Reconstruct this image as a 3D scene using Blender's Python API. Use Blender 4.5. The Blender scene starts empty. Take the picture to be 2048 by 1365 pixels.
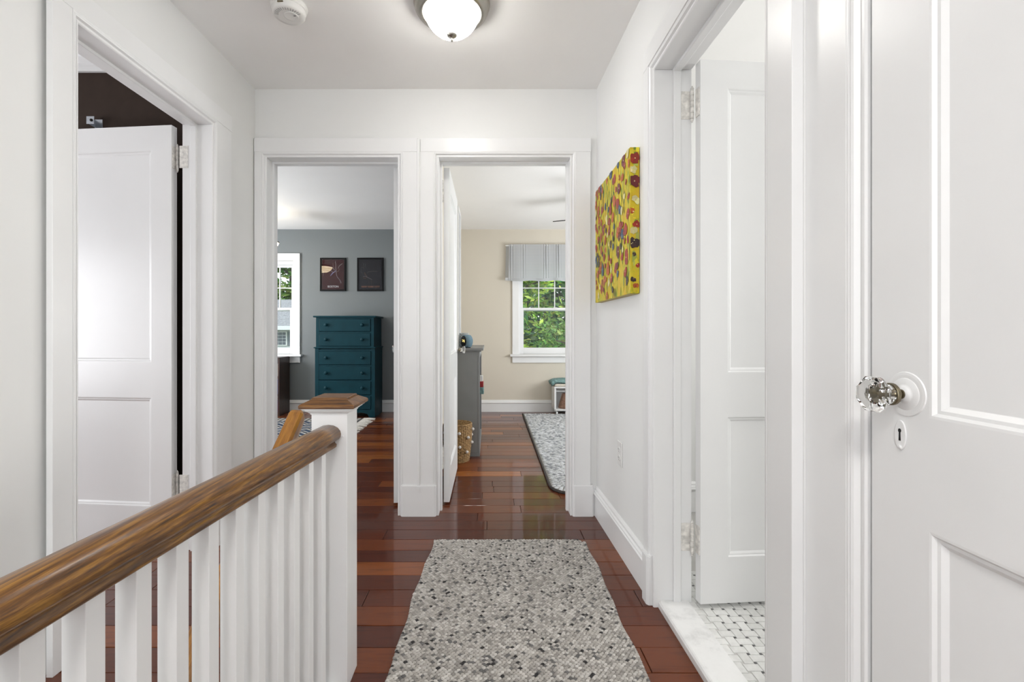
import bpy, bmesh, math, random
from mathutils import Vector, Matrix
random.seed(7)
R = math.radians
S = bpy.context.scene
COL = S.collection

# ---------------------------------------------------------------- camera, world, lights, exposure
cam_d = bpy.data.cameras.new('camera'); cam = bpy.data.objects.new('camera', cam_d); COL.objects.link(cam)
cam.location = (0, 0, 1.05); cam.rotation_euler = (R(90), 0, 0)
cam_d.sensor_width = 36; cam_d.lens = 36*939/2048
cam_d.shift_x = 46/2048; cam_d.shift_y = -17.5/2048; cam_d.clip_start = 0.02; cam_d.clip_end = 300
S.camera = cam
S.view_settings.view_transform = 'Standard'
S.view_settings.look = 'None'
S.view_settings.gamma = 1; S.view_settings.use_curve_mapping = False
S.view_settings.exposure = 0.92

W = bpy.data.worlds.new('sky'); S.world = W; W.use_nodes = True
wn = W.node_tree; wn.nodes.clear()
wo = wn.nodes.new('ShaderNodeOutputWorld'); wb = wn.nodes.new('ShaderNodeBackground')
wr = wn.nodes.new('ShaderNodeValToRGB'); wt = wn.nodes.new('ShaderNodeTexCoord'); ws = wn.nodes.new('ShaderNodeSeparateXYZ')
wn.links.new(wt.outputs['Generated'], ws.inputs[0]); wn.links.new(ws.outputs['Z'], wr.inputs[0])
wr.color_ramp.elements[0].color = (0.95, 0.97, 1, 1); wr.color_ramp.elements[1].color = (0.55, 0.72, 1, 1)
wn.links.new(wr.outputs[0], wb.inputs[0]); wb.inputs[1].default_value = 1.15
wn.links.new(wb.outputs[0], wo.inputs[0])

def area(name, loc, rot, sx, sy, power, color=(1, 1, 1)):
    l = bpy.data.lights.new(name, 'AREA'); l.shape = 'RECTANGLE'; l.size = sx; l.size_y = sy
    l.energy = power; l.color = color
    o = bpy.data.objects.new(name, l); COL.objects.link(o); o.location = loc; o.rotation_euler = rot
    o.visible_camera = False
    return o
FILL_TINT = (0.93, 0.965, 1.0)
area('hall_side_fill', (-1.0, -1.45, 1.40), (R(90), 0, R(-42)), .9, 1.5, 9, (.96, .975, 1))  # added fill behind the camera, aimed across the hall; no window sits there
area('hall_overhead_fill', (-.15, -.75, 2.42), (0, 0, 0), .35, .35, 15, (1, .98, .955))  # added overhead fill behind the camera; no fixture hangs here
area('stairwell_up_fill', (-.98, -.7, -1.75), (R(180), 0, 0), .6, 1.6, 8, (.95, .97, 1))  # added fill under the stairs, shining up on balusters and ceiling
area('blue_room_side_fill', (-4.15, 4.5, 1.40), (0, R(-108), 0), 1.3, 1.4, 54, FILL_TINT)  # added fill, tilted up to brighten the ceiling; this side wall has no window
area('beige_room_side_fill', (2.5, 4.3, 1.40), (0, R(106), 0), 1.3, 1.5, 46, FILL_TINT)  # added off-view fill for the beige room, in front of a windowless wall
area('dark_room_side_window_daylight', (-4.0, 1.0, 1.15), (0, R(-90), 0), 1.2, 1.6, 32, (.95, .965, 1))
area('bathroom_side_light', (2.5, 1.6, 1.6), (0, R(90), 0), 1.0, 1.0, 13.5, (1, .995, .98))  # unseen area light from the bathroom's right side; no window is built there
sun = bpy.data.lights.new('sun', 'SUN'); sun.energy = 1.0; sun.angle = R(8); sun.color = (1, .96, .88)
so = bpy.data.objects.new('sun', sun); COL.objects.link(so); so.rotation_euler = (R(40), R(12), R(20))

# ---------------------------------------------------------------- materials
MATS = {}
def new_mat(name):
    m = bpy.data.materials.new(name); m.use_nodes = True; MATS[name] = m
    return m, m.node_tree, m.node_tree.nodes['Principled BSDF']
def node(t, typ, **kw):
    n = t.nodes.new(typ)
    for k, v in kw.items(): setattr(n, k, v)
    return n
def ramp(t, src, stops):
    r = t.nodes.new('ShaderNodeValToRGB'); e = r.color_ramp.elements
    while len(e) < len(stops): e.new(.5)
    for i, (p, c) in enumerate(stops): e[i].position = p; e[i].color = (*c, 1)
    t.links.new(src, r.inputs[0]); return r
def noise(t, scale, detail=3, sc=(1, 1, 1), coord='Object', rough=.5):
    tc = t.nodes.new('ShaderNodeTexCoord'); mp = t.nodes.new('ShaderNodeMapping'); mp.inputs['Scale'].default_value = sc
    n = t.nodes.new('ShaderNodeTexNoise'); n.inputs['Scale'].default_value = scale
    n.inputs['Detail'].default_value = detail; n.inputs['Roughness'].default_value = rough
    t.links.new(tc.outputs[coord], mp.inputs[0]); t.links.new(mp.outputs[0], n.inputs['Vector'])
    return n
def bump(t, src, b, strength, dist=.001):
    n = t.nodes.new('ShaderNodeBump'); n.inputs['Strength'].default_value = strength; n.inputs['Distance'].default_value = dist
    t.links.new(src, n.inputs['Height']); t.links.new(n.outputs[0], b.inputs['Normal'])
def plain(name, col, rough=.5, metal=0, var=.04, nscale=9, bmp=.15, bd=.0006, spec=.5):
    m, t, b = new_mat(name)
    n = noise(t, nscale, 4)
    lo = tuple(max(0, c*(1-var)) for c in col); hi = tuple(min(1, c*(1+var)) for c in col)
    r = ramp(t, n.outputs['Fac'], [(.3, lo), (.7, hi)])
    t.links.new(r.outputs[0], b.inputs['Base Color'])
    b.inputs['Roughness'].default_value = rough; b.inputs['Metallic'].default_value = metal
    b.inputs['Specular IOR Level'].default_value = spec
    if bmp:
        n2 = noise(t, nscale*12, 3); bump(t, n2.outputs['Fac'], b, bmp, bd)
    return m
def wood(name, dark, mid, light, sc, scale=14, rough=.35, coat=.3, var_obj=False):
    m, t, b = new_mat(name)
    n = noise(t, scale, 6, sc, rough=.6)
    r = ramp(t, n.outputs['Fac'], [(.30, dark), (.5, mid), (.72, light)])
    n2 = noise(t, scale*5, 3, sc)
    r2 = ramp(t, n2.outputs['Fac'], [(.35, (.55, .5, .5)), (.55, (1, 1, 1))])
    mx = node(t, 'ShaderNodeMix', data_type='RGBA', blend_type='MULTIPLY'); mx.inputs[0].default_value = .55
    t.links.new(r.outputs[0], mx.inputs[6]); t.links.new(r2.outputs[0], mx.inputs[7])
    t.links.new(mx.outputs[2], b.inputs['Base Color'])
    b.inputs['Roughness'].default_value = rough; b.inputs['Coat Weight'].default_value = coat; b.inputs['Coat Roughness'].default_value = .15
    bump(t, n2.outputs['Fac'], b, .25, .0006)
    return m

WALL = plain('white wall paint', (.78, .782, .77), .55, var=.012, nscale=3, bmp=.12)
CEIL = plain('ceiling paint', (.90, .89, .875), .75, var=.012, nscale=3, bmp=.1)
TRIM = plain('white gloss trim paint', (.80, .802, .80), .30, var=.015, nscale=4, bmp=.25, bd=.0008)
HINGE = plain('worn painted hinge', (.72, .70, .66), .45, var=.25, nscale=60, bmp=.4)
GREYW = plain('blue grey wall paint', (.175, .192, .196), .55, var=.02, nscale=2)
BEIGE = plain('beige wall paint', (.64, .59, .50), .6, var=.015, nscale=2)
BROWN = plain('dark brown wall paint', (.042, .028, .022), .6, var=.08, nscale=20, spec=.15)
TEAL = plain('teal furniture paint', (.0028, .038, .052), .45, var=.08, nscale=12, spec=.2)
TEALD = plain('dark teal shadow gap', (.006, .03, .04), .5)
GREYF = plain('grey furniture paint', (.20, .205, .205), .42, var=.04)
BLACK = plain('black frame', (.004, .004, .005), .4, spec=.15)
HOLE = plain('dark keyhole', (.004, .004, .004), .8, bmp=0)
GAP = plain('dark joint', (.03, .010, .007), .8, bmp=0)
OAK = wood('dark oak', (.026, .009, .002), (.150, .060, .008), (.36, .175, .022), (16, .55, 16), 11, .30, .12)
OAKX = wood('dark oak across', (.030, .010, .003), (.14, .055, .010), (.27, .125, .026), (.8, 14, 14), 9, .45, .05)
OAKG = wood('golden oak', (.19, .07, .006), (.33, .135, .012), (.45, .20, .022), (8, .6, .6), 10, .33, .5)
WALNUT = wood('dark walnut', (.018, .007, .004), (.045, .016, .010), (.075, .028, .018), (6, 6, .6), 10, .4, .2)
MAPLE = wood('pale raw wood', (.25, .11, .05), (.35, .16, .08), (.45, .22, .11), (6, 1, 1), 10, .5, .1)
NICKEL = plain('brushed nickel', (.40, .38, .34), .28, 1, var=.05, nscale=40)
BRASS = plain('aged brass', (.22, .19, .13), .35, 1, var=.2, nscale=60)
STEEL = plain('zinc steel', (.45, .48, .52), .35, 1, var=.1, nscale=50)
DARKM = plain('dark metal', (.02, .018, .016), .35, 1)
PLAST = plain('white plastic', (.78, .775, .75), .4, var=.02, bmp=.05)
OUTL = plain('outlet plastic', (.74, .735, .72), .35, var=.02, bmp=.05)
FABB = plain('blue grey woven fabric', (.13, .21, .26), .9, var=.2, nscale=260, bmp=.6)
CLAY = plain('beaded stone grey', (.42, .44, .43), .7, var=.25, nscale=120, bmp=.6)
TEALF = plain('teal chenille', (.20, .33, .32), .95, var=.35, nscale=60, bmp=.9, bd=.004)
CREAM = plain('cream cushion', (.62, .57, .49), .9, var=.12, nscale=80, bmp=.5)
POM = plain('white wool pompom', (.72, .69, .66), .95, var=.12, nscale=200, bmp=.8, bd=.002)
WICK = plain('seagrass weave', (.34, .21, .09), .8, var=.45, nscale=70, bmp=.7, bd=.002)
RATT = plain('dark brown rattan', (.13, .045, .022), .6, var=.5, nscale=60, bmp=.5)
PINKW = plain('pale rattan strand', (.50, .33, .24), .7, var=.3, nscale=60)
RED = plain('red paint', (.35, .02, .02), .5)
CANV = plain('raw canvas edge', (.50, .42, .20), .8)
MARBLE = None
def marble():
    m, t, b = new_mat('white marble')
    n = noise(t, 9, 8, rough=.65); r = ramp(t, n.outputs['Fac'], [(.35, (.62, .62, .61)), (.5, (.78, .78, .77)), (.7, (.82, .82, .81))])
    t.links.new(r.outputs[0], b.inputs['Base Color']); b.inputs['Roughness'].default_value = .22; return m
MARBLE = marble()
def tilemat(name, a, bcol):
    m, t, b = new_mat(name)
    oi = t.nodes.new('ShaderNodeObjectInfo'); r = ramp(t, oi.outputs['Random'], [(0, a), (1, bcol)])
    n = noise(t, 40, 4); r2 = ramp(t, n.outputs['Fac'], [(.4, (.9, .9, .9)), (.6, (1, 1, 1))])
    mx = node(t, 'ShaderNodeMix', data_type='RGBA', blend_type='MULTIPLY'); mx.inputs[0].default_value = 1
    t.links.new(r.outputs[0], mx.inputs[6]); t.links.new(r2.outputs[0], mx.inputs[7]); t.links.new(mx.outputs[2], b.inputs['Base Color'])
    b.inputs['Roughness'].default_value = .2; return m
TILE = tilemat('marble mosaic', (.68, .68, .66), (.80, .80, .78))
DOT = tilemat('grey mosaic dot', (.09, .09, .09), (.17, .17, .17))
GROUT = plain('pale grout', (.50, .49, .47), .8)
def plankmat():
    m, t, b = new_mat('red hardwood plank')
    oi = t.nodes.new('ShaderNodeObjectInfo')
    r = ramp(t, oi.outputs['Random'], [(0, (.070, .014, .005)), (.35, (.105, .023, .006)), (.7, (.155, .038, .008)), (.93, (.22, .060, .011)), (1, (.29, .090, .016))])
    tc = t.nodes.new('ShaderNodeTexCoord'); ad = node(t, 'ShaderNodeVectorMath', operation='ADD')
    cm = t.nodes.new('ShaderNodeCombineXYZ'); ml = node(t, 'ShaderNodeMath', operation='MULTIPLY'); ml.inputs[1].default_value = 60
    t.links.new(oi.outputs['Random'], ml.inputs[0]); t.links.new(ml.outputs[0], cm.inputs[1])
    t.links.new(tc.outputs['Object'], ad.inputs[0]); t.links.new(cm.outputs[0], ad.inputs[1])
    mp = t.nodes.new('ShaderNodeMapping'); mp.inputs['Scale'].default_value = (1.0, 9, 1)
    n = t.nodes.new('ShaderNodeTexNoise'); n.inputs['Scale'].default_value = 4.5; n.inputs['Detail'].default_value = 7; n.inputs['Distortion'].default_value = 1.2
    t.links.new(ad.outputs[0], mp.inputs[0]); t.links.new(mp.outputs[0], n.inputs['Vector'])
    r2 = ramp(t, n.outputs['Fac'], [(.3, (.62, .58, .55)), (.5, (1, 1, 1)), (.7, (1.0, 1.0, 1.0))])
    mx = node(t, 'ShaderNodeMix', data_type='RGBA', blend_type='MULTIPLY'); mx.inputs[0].default_value = .8
    t.links.new(r.outputs[0], mx.inputs[6]); t.links.new(r2.outputs[0], mx.inputs[7]); t.links.new(mx.outputs[2], b.inputs['Base Color'])
    b.inputs['Roughness'].default_value = .35; b.inputs['Specular IOR Level'].default_value = .15; b.inputs['Coat Weight'].default_value = .6; b.inputs['Coat Roughness'].default_value = .05; b.inputs['Coat IOR'].default_value = 1.45
    n3 = noise(t, 3.0, 2); bump(t, n3.outputs['Fac'], b, .25, .0012)
    b.inputs['Coat Normal']; return m
PLANK = plankmat()
def vcol(name, rough=.9, sss=0, bmp=None, gloss=.2):
    m, t, b = new_mat(name)
    a = t.nodes.new('ShaderNodeVertexColor'); a.layer_name = 'Col'
    t.links.new(a.outputs[0], b.inputs['Base Color']); b.inputs['Roughness'].default_value = rough
    b.inputs['Specular IOR Level'].default_value = gloss
    if bmp: n = noise(t, bmp, 3); bump(t, n.outputs['Fac'], b, .7, .002)
    return m
YARN = vcol('wool yarn', .95, bmp=500)
PAINTC = vcol('artist paint', .45, gloss=.5)
LEAF = vcol('leaf', .6, gloss=.3)
PRINT = vcol('printed ink', .5)
def glassmat(name, rough=0.0, tint=(1, 1, 1), ior=1.45):
    m, t, b = new_mat(name); t.nodes.remove(b)
    o = [n for n in t.nodes if n.type == 'OUTPUT_MATERIAL'][0]
    tr = t.nodes.new('ShaderNodeBsdfTransparent'); tr.inputs[0].default_value = (*tint, 1)
    g = t.nodes.new('ShaderNodeBsdfGlossy'); g.inputs['Roughness'].default_value = rough
    f = t.nodes.new('ShaderNodeFresnel'); f.inputs[0].default_value = ior
    mx = t.nodes.new('ShaderNodeMixShader'); t.links.new(f.outputs[0], mx.inputs[0]); t.links.new(tr.outputs[0], mx.inputs[1]); t.links.new(g.outputs[0], mx.inputs[2])
    t.links.new(mx.outputs[0], o.inputs[0]); return m
PANE = glassmat('window glass', 0, (.95, .97, .96)); GLAZE = glassmat('picture glazing', 0, (1, 1, 1), 1.3)
def crystal():
    m, t, b = new_mat('clear crystal'); b.inputs['Transmission Weight'].default_value = 1; b.inputs['Roughness'].default_value = .01
    b.inputs['IOR'].default_value = 1.5; b.inputs['Base Color'].default_value = (.97, .98, .97, 1); return m
CRYST = crystal()
def emis(name, col, st, base=(.8, .8, .8)):
    m, t, b = new_mat(name); b.inputs['Emission Color'].default_value = (*col, 1); b.inputs['Emission Strength'].default_value = st
    n = noise(t, 6, 2); r = ramp(t, n.outputs['Fac'], [(.3, tuple(c*.96 for c in base)), (.7, base)]); t.links.new(r.outputs[0], b.inputs['Base Color'])
    b.inputs['Roughness'].default_value = .35; return m
BOWL = emis('lit frosted glass', (1, .975, .93), 16.0)
BOWLW = emis('warm lit frosted glass', (1, .80, .52), 11.0)
LED = emis('amber clock digits', (1, .75, .25), 1.5, (.3, .2, .05))
def posterm(name, c):
    m, t, b = new_mat(name); n = noise(t, 5, 2); r = ramp(t, n.outputs['Fac'], [(.3, tuple(x*.85 for x in c)), (.7, c)])
    t.links.new(r.outputs[0], b.inputs['Base Color']); b.inputs['Roughness'].default_value = .6; b.inputs['Specular IOR Level'].default_value = .1; return m
MAROON = posterm('maroon print', (.055, .010, .014)); SLATE = posterm('slate print', (.020, .020, .030))
CLOTH = None
def valance_m():
    m, t, b = new_mat('sheer striped valance')
    tc = t.nodes.new('ShaderNodeTexCoord'); w = t.nodes.new('ShaderNodeTexWave'); w.bands_direction = 'Z'; w.inputs['Scale'].default_value = 16; w.inputs['Distortion'].default_value = .3
    t.links.new(tc.outputs['Object'], w.inputs['Vector'])
    r = ramp(t, w.outputs['Fac'], [(.2, (.60, .62, .64)), (.8, (.70, .71, .72))]); t.links.new(r.outputs[0], b.inputs['Base Color'])
    b.inputs['Roughness'].default_value = .9
    tl = t.nodes.new('ShaderNodeBsdfTranslucent'); t.links.new(r.outputs[0], tl.inputs[0]); mx = t.nodes.new('ShaderNodeMixShader'); mx.inputs[0].default_value = .45
    o = [n for n in t.nodes if n.type == 'OUTPUT_MATERIAL'][0]
    t.links.new(b.outputs[0], mx.inputs[1]); t.links.new(tl.outputs[0], mx.inputs[2]); t.links.new(mx.outputs[0], o.inputs[0]); return m
CLOTH = valance_m()
GRASS = plain('lawn', (.09, .16, .04), .9, var=.4, nscale=1.2)
BARK = plain('bark', (.09, .07, .05), .9, var=.4, nscale=12, bmp=.8, bd=.02)
SIDING = plain('pale siding', (.62, .63, .64), .7, var=.05, nscale=2)
SHING = plain('grey shingle', (.36, .35, .34), .9, var=.2, nscale=8)
DGLASS = plain('dark house glass', (.10, .12, .14), .15, bmp=0)

# ---------------------------------------------------------------- mesh helpers
class MB:
    def __init__(s): s.v = []; s.f = []; s.c = []; s.col = (1, 1, 1); s.M = None; s.sm = []; s.smooth = False
    def add(s, vs, fs):
        b = len(s.v)
        for p in vs:
            p = Vector(p)
            if s.M is not None: p = s.M @ p
            s.v.append(tuple(p))
        for f in fs: s.f.append(tuple(i+b for i in f)); s.c.append(s.col); s.sm.append(s.smooth)
        return s
    def box(s, x0, x1, y0, y1, z0, z1):
        return s.add([(x0, y0, z0), (x1, y0, z0), (x1, y1, z0), (x0, y1, z0), (x0, y0, z1), (x1, y0, z1), (x1, y1, z1), (x0, y1, z1)],
                     [(0, 3, 2, 1), (4, 5, 6, 7), (0, 1, 5, 4), (1, 2, 6, 5), (2, 3, 7, 6), (3, 0, 4, 7)])
    def bbox(s, x0, x1, y0, y1, z0, z1, b=.003):          # bevelled box
        bm = bmesh.new(); vs = [bm.verts.new(p) for p in [(x0, y0, z0), (x1, y0, z0), (x1, y1, z0), (x0, y1, z0), (x0, y0, z1), (x1, y0, z1), (x1, y1, z1), (x0, y1, z1)]]
        for f in [(0, 3, 2, 1), (4, 5, 6, 7), (0, 1, 5, 4), (1, 2, 6, 5), (2, 3, 7, 6), (3, 0, 4, 7)]: bm.faces.new([vs[i] for i in f])
        bmesh.ops.bevel(bm, geom=bm.edges[:], offset=b, segments=2, affect='EDGES', profile=.5)
        bm.verts.index_update(); s.add([v.co for v in bm.verts], [[v.index for v in f.verts] for f in bm.faces]); bm.free(); return s
    def prism(s, poly, axis, a, b):                        # poly: 2D pts in the two other axes (x,y,z order)
        def P(u, v, w): return {'x': (w, u, v), 'y': (u, w, v), 'z': (u, v, w)}[axis]
        n = len(poly)
        vs = [P(u, v, a) for u, v in poly]+[P(u, v, b) for u, v in poly]
        return s.add(vs, [tuple(range(n)), tuple(range(n, 2*n))[::-1]]+[(i, i+n, (i+1) % n+n, (i+1) % n) for i in range(n)])
    def lathe(s, prof, c, axis='z', seg=24, ph=0):         # prof: (r, h) list
        c = Vector(c); n = len(prof); vs = []; fs = []
        for i in range(seg):
            a = 2*math.pi*i/seg+ph; ca, sa = math.cos(a), math.sin(a)
            for r, h in prof:
                vs.append({'z': (c.x+r*ca, c.y+r*sa, c.z+h), 'x': (c.x+h, c.y+r*ca, c.z+r*sa), 'y': (c.x+r*ca, c.y+h, c.z+r*sa)}[axis])
        for i in range(seg):
            j = (i+1) % seg
            for k in range(n-1): fs.append((i*n+k, j*n+k, j*n+k+1, i*n+k+1))
        if prof[0][0] > 1e-6: fs.append(tuple(i*n for i in range(seg))[::-1])
        if prof[-1][0] > 1e-6: fs.append(tuple(i*n+n-1 for i in range(seg)))
        return s.add(vs, fs)
    def cyl(s, c, r, h, axis='z', seg=16): return s.lathe([(r, 0), (r, h)], c, axis, seg)
    def sphere(s, c, r, seg=10, rings=6, sc=(1, 1, 1)):
        vs = []; fs = []
        for i in range(1, rings):
            t = math.pi*i/rings
            for j in range(seg):
                p = 2*math.pi*j/seg; vs.append((c[0]+r*sc[0]*math.sin(t)*math.cos(p), c[1]+r*sc[1]*math.sin(t)*math.sin(p), c[2]+r*sc[2]*math.cos(t)))
        T = len(vs); vs += [(c[0], c[1], c[2]+r*sc[2]), (c[0], c[1], c[2]-r*sc[2])]
        for i in range(rings-2):
            for j in range(seg):
                k = (j+1) % seg; fs.append((i*seg+j, (i+1)*seg+j, (i+1)*seg+k, i*seg+k))
        for j in range(seg):
            k = (j+1) % seg; fs.append((T, j, k)); fs.append((T+1, (rings-2)*seg+k, (rings-2)*seg+j))
        return s.add(vs, fs)
    def tube(s, path, r, seg=8):
        path = [Vector(p) for p in path]; vs = []; n = len(path)
        for i, p in enumerate(path):
            d = (path[min(i+1, n-1)]-path[max(i-1, 0)]).normalized()
            u = d.cross(Vector((0, 0, 1)) if abs(d.z) < .9 else Vector((1, 0, 0))).normalized(); w = d.cross(u)
            rr = r[i] if isinstance(r, (list, tuple)) else r
            for k in range(seg):
                a = 2*math.pi*k/seg; vs.append(p+u*rr*math.cos(a)+w*rr*math.sin(a))
        fs = [tuple(range(seg))[::-1], tuple(range((n-1)*seg, n*seg))]
        for i in range(n-1):
            for k in range(seg): fs.append((i*seg+k, i*seg+(k+1) % seg, (i+1)*seg+(k+1) % seg, (i+1)*seg+k))
        return s.add(vs, fs)
    def rectmold(s, x0, x1, z0, z1, prof, mp, closed=True):   # prof: (inset u, out v); mitred around a rectangle, mp(s,v,z)->xyz
        vs = []; n = len(prof)
        cor = [(x0, z0, 1, 1), (x0, z1, 1, -1), (x1, z1, -1, -1), (x1, z0, -1, 1)]
        for cx, cz, sx, sz in cor:
            for u, v in prof: vs.append(mp(cx+sx*u, v, cz+sz*u))
        fs = [(i*n+k, i*n+k+1, ((i+1) % 4)*n+k+1, ((i+1) % 4)*n+k) for i in range(4) for k in range(n-1)]
        return s.add(vs, fs)
    def umold(s, x0, x1, z0, z1, prof, mp):                   # three sides of an opening, growing outwards
        vs = []; n = len(prof)
        for cx, cz, sx, sz in [(x0, z0, -1, 0), (x0, z1, -1, 1), (x1, z1, 1, 1), (x1, z0, 1, 0)]:
            for u, v in prof: vs.append(mp(cx+sx*u, v, cz+sz*u))
        fs = [(i*n+k, i*n+k+1, (i+1)*n+k+1, (i+1)*n+k) for i in range(3) for k in range(n-1)]
        return s.add(vs, fs)
    def build(s, name, mat, parent=None, bev=0, smooth=False, **props):
        me = bpy.data.meshes.new(name)
        off = Vector((0, 0, 0)); p = parent
        while p is not None: off += p.location; p = p.parent
        me.from_pydata([(v[0]-off.x, v[1]-off.y, v[2]-off.z) for v in s.v], [], s.f)
        bm = bmesh.new(); bm.from_mesh(me); bmesh.ops.recalc_face_normals(bm, faces=bm.faces[:])
        if bev: bmesh.ops.bevel(bm, geom=[e for e in bm.edges if len(e.link_faces) == 2 and e.calc_face_angle(0) > .6], offset=bev, segments=2, affect='EDGES', profile=.5)
        bm.to_mesh(me); bm.free()
        if smooth: me.polygons.foreach_set('use_smooth', [True]*len(me.polygons))
        elif any(s.sm) and not bev: me.polygons.foreach_set('use_smooth', s.sm)
        if any(c != (1, 1, 1) for c in s.c) and not bev:
            a = me.color_attributes.new('Col', 'FLOAT_COLOR', 'CORNER'); d = []
            for f, c in zip(s.f, s.c): d += [*c, 1]*len(f)
            a.data.foreach_set('color', d)
        me.materials.append(mat)
        o = bpy.data.objects.new(name, me); COL.objects.link(o)
        if parent: o.parent = parent
        for k, v in props.items(): o[k] = v
        return o
def thing(name, label=None, cat=None, loc=(0, 0, 0), group=None, kind=None):
    o = bpy.data.objects.new(name, None); COL.objects.link(o); o.location = loc; o.empty_display_size = .05
    if label: o['label'] = label
    if cat: o['category'] = cat
    if group: o['group'] = group
    if kind: o['kind'] = kind
    return o
def tag(o, label, cat, group=None):
    o['label'] = label; o['category'] = cat
    if group: o['group'] = group
    return o
def struct(o, label=None, cat=None):
    o['kind'] = 'structure'
    if label: o['label'] = label
    if cat: o['category'] = cat
    return o

# ================================================================= ROOM SHELL
HC, RC = 2.45, 2.41
BY0, BY1 = 2.70, 2.83
DOOR_L = (-1.275, -.522); DOOR_R = (-.288, .465); DH = 2.052
m = MB()
J = .012
xs = [-4.3, DOOR_L[0]-J, DOOR_L[1]+J, DOOR_R[0]-J, DOOR_R[1]+J, 2.7]
for i in (0, 2, 4): m.box(xs[i], xs[i+1], BY0, BY1, 0, 2.55)
for i in (1, 3): m.box(xs[i], xs[i+1], BY0, BY1, DH+J, 2.55)
struct(m.build('wall_back', WALL), 'white hall end wall with two open doorways', 'wall')
# left wall with doorway
LY = (1.525, 2.262); LX = -1.345
m = MB(); m.box(-1.475, LX, LY[1]+J, BY0, 0, 2.55); m.box(-1.475, LX, LY[0]-J, LY[1]+J, DH+J, 2.55)
m.box(-1.475, -1.357, -2.1, LY[0]-J, -1.9, 2.55); m.box(-1.357, LX, 1.46, LY[0]-J, 0, 2.55)
struct(m.build('wall_left', WALL), 'white hall wall with a doorway behind the stair railing', 'wall')
# right wall: bathroom doorway and closet doorway
RY = (1.07, 1.79); CY = (.075, .812)
m = MB()
m.prism([(.640, RY[1]+J), (.77, RY[1]+J), (.77, BY0), (.620, BY0)], 'z', 0, 2.55)
m.box(.64, .77, RY[0]-J, RY[1]+J, DH+J, 2.55); m.box(.64, .77, .955, RY[0]-J, 0, 2.55)
m.box(.665, .77, CY[1]+J, .955, 0, 2.55); m.box(.665, .77, CY[0]-J, CY[1]+J, DH+J, 2.55); m.box(.665, .77, -2.1, CY[0]-J, 0, 2.55)
m.box(.765, .77, CY[0], CY[1], 0, DH)
struct(m.build('wall_right', WALL), 'white hall wall with the bathroom and closet doorways', 'wall')
m = MB(); m.box(-1.475, -.9, -2.1, -2.0, -1.9, 2.55); m.box(.3, .77, -2.1, -2.0, 0, 2.55); m.box(-.9, .3, -2.1, -2.0, -1.9, .9); m.box(-.9, .3, -2.1, -2.0, 2.1, 2.55)
struct(m.build('wall_front', WALL), 'white hall wall behind the viewpoint', 'wall')
struct(MB().box(-1.475, .77, -2.1, BY0, HC, HC+.1).build('ceiling', CEIL), 'pale hall ceiling', 'ceiling')
# blue grey bedroom
WL = dict(x0=-3.17, x1=-2.578, z0=.76, z1=1.994)       # clear opening of blue room window
WR = dict(x0=.395, x1=1.36, z0=.76, z1=1.994)
m = MB(); m.box(-4.3, WL['x0'], 6.2, 6.35, 0, RC); m.box(WL['x1'], -.41, 6.2, 6.35, 0, RC); m.box(WL['x0'], WL['x1'], 6.2, 6.35, 0, WL['z0']); m.box(WL['x0'], WL['x1'], 6.2, 6.35, WL['z1'], RC)
struct(m.build('wall_back', GREYW), 'blue grey bedroom wall behind the teal chest of drawers', 'wall')
m = MB(); m.box(-4.4, -4.3, BY1, 6.35, 0, RC); struct(m.build('wall_left', GREYW), 'blue grey side wall of the left bedroom', 'wall')
m = MB(); m.box(-.44, -.41, BY1, 6.2, 0, RC); struct(m.build('wall_right', GREYW), 'blue grey partition of the left bedroom', 'wall')
struct(MB().box(-4.4, -.41, BY1, 6.35, RC, RC+.1).build('ceiling', CEIL), 'white ceiling of the blue grey bedroom', 'ceiling')
# beige bedroom
m = MB(); m.box(-.41, WR['x0'], 6.2, 6.35, 0, RC); m.box(WR['x1'], 2.7, 6.2, 6.35, 0, RC); m.box(WR['x0'], WR['x1'], 6.2, 6.35, 0, WR['z0']); m.box(WR['x0'], WR['x1'], 6.2, 6.35, WR['z1'], RC)
struct(m.build('wall_back', BEIGE), 'beige bedroom wall around the valanced window', 'wall')
struct(MB().box(-.41, -.372, BY1, 6.2, 0, RC).build('wall_left', BEIGE), 'beige partition behind the grey bookcase', 'wall')
struct(MB().box(2.6, 2.7, BY1, 6.35, 0, RC).build('wall_right', BEIGE), 'beige side wall of the right bedroom', 'wall')
struct(MB().box(-.41, 2.7, BY1, 6.35, RC, RC+.1).build('ceiling', CEIL), 'white ceiling of the beige bedroom', 'ceiling')
# dark brown room on the left
m = MB(); m.box(-4.3, -1.475, 2.45, 2.70, 0, 2.55); struct(m.build('wall_back', BROWN), 'dark brown wall seen above the left door', 'wall')
m = MB(); m.box(-4.4, -4.3, -1.2, 2.70, 0, 2.55); m.box(-4.3, -1.475, -1.3, -1.2, 0, 2.55); struct(m.build('wall_left', BROWN), 'dark brown side wall of the left room', 'wall')
struct(MB().box(-4.3, -1.475, -1.3, 2.45, 2.50, 2.6).build('ceiling', CEIL), 'white ceiling of the dark brown room', 'ceiling')
m = MB()
m.prism([(2.45, 2.405), (2.435, 2.405), (2.435, 2.425), (2.425, 2.432), (2.425, 2.44), (2.40, 2.462), (2.385, 2.485), (2.375, 2.488), (2.375, 2.50), (2.45, 2.50)], 'x', -4.3, -1.475)
struct(m.build('trim_1', TRIM), 'white crown moulding above the dark brown wall', 'moulding')
# bathroom
m = MB(); m.box(2.6, 2.7, -.2, BY0, 0, 2.55); m.box(.77, 2.7, .30, .42, 0, 2.55)
struct(m.build('wall_bathroom', WALL), 'white bathroom side walls', 'wall')
struct(MB().box(.77, 2.7, .42, BY0, HC, HC+.1).build('ceiling', CEIL), 'white bathroom ceiling', 'ceiling')

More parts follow.
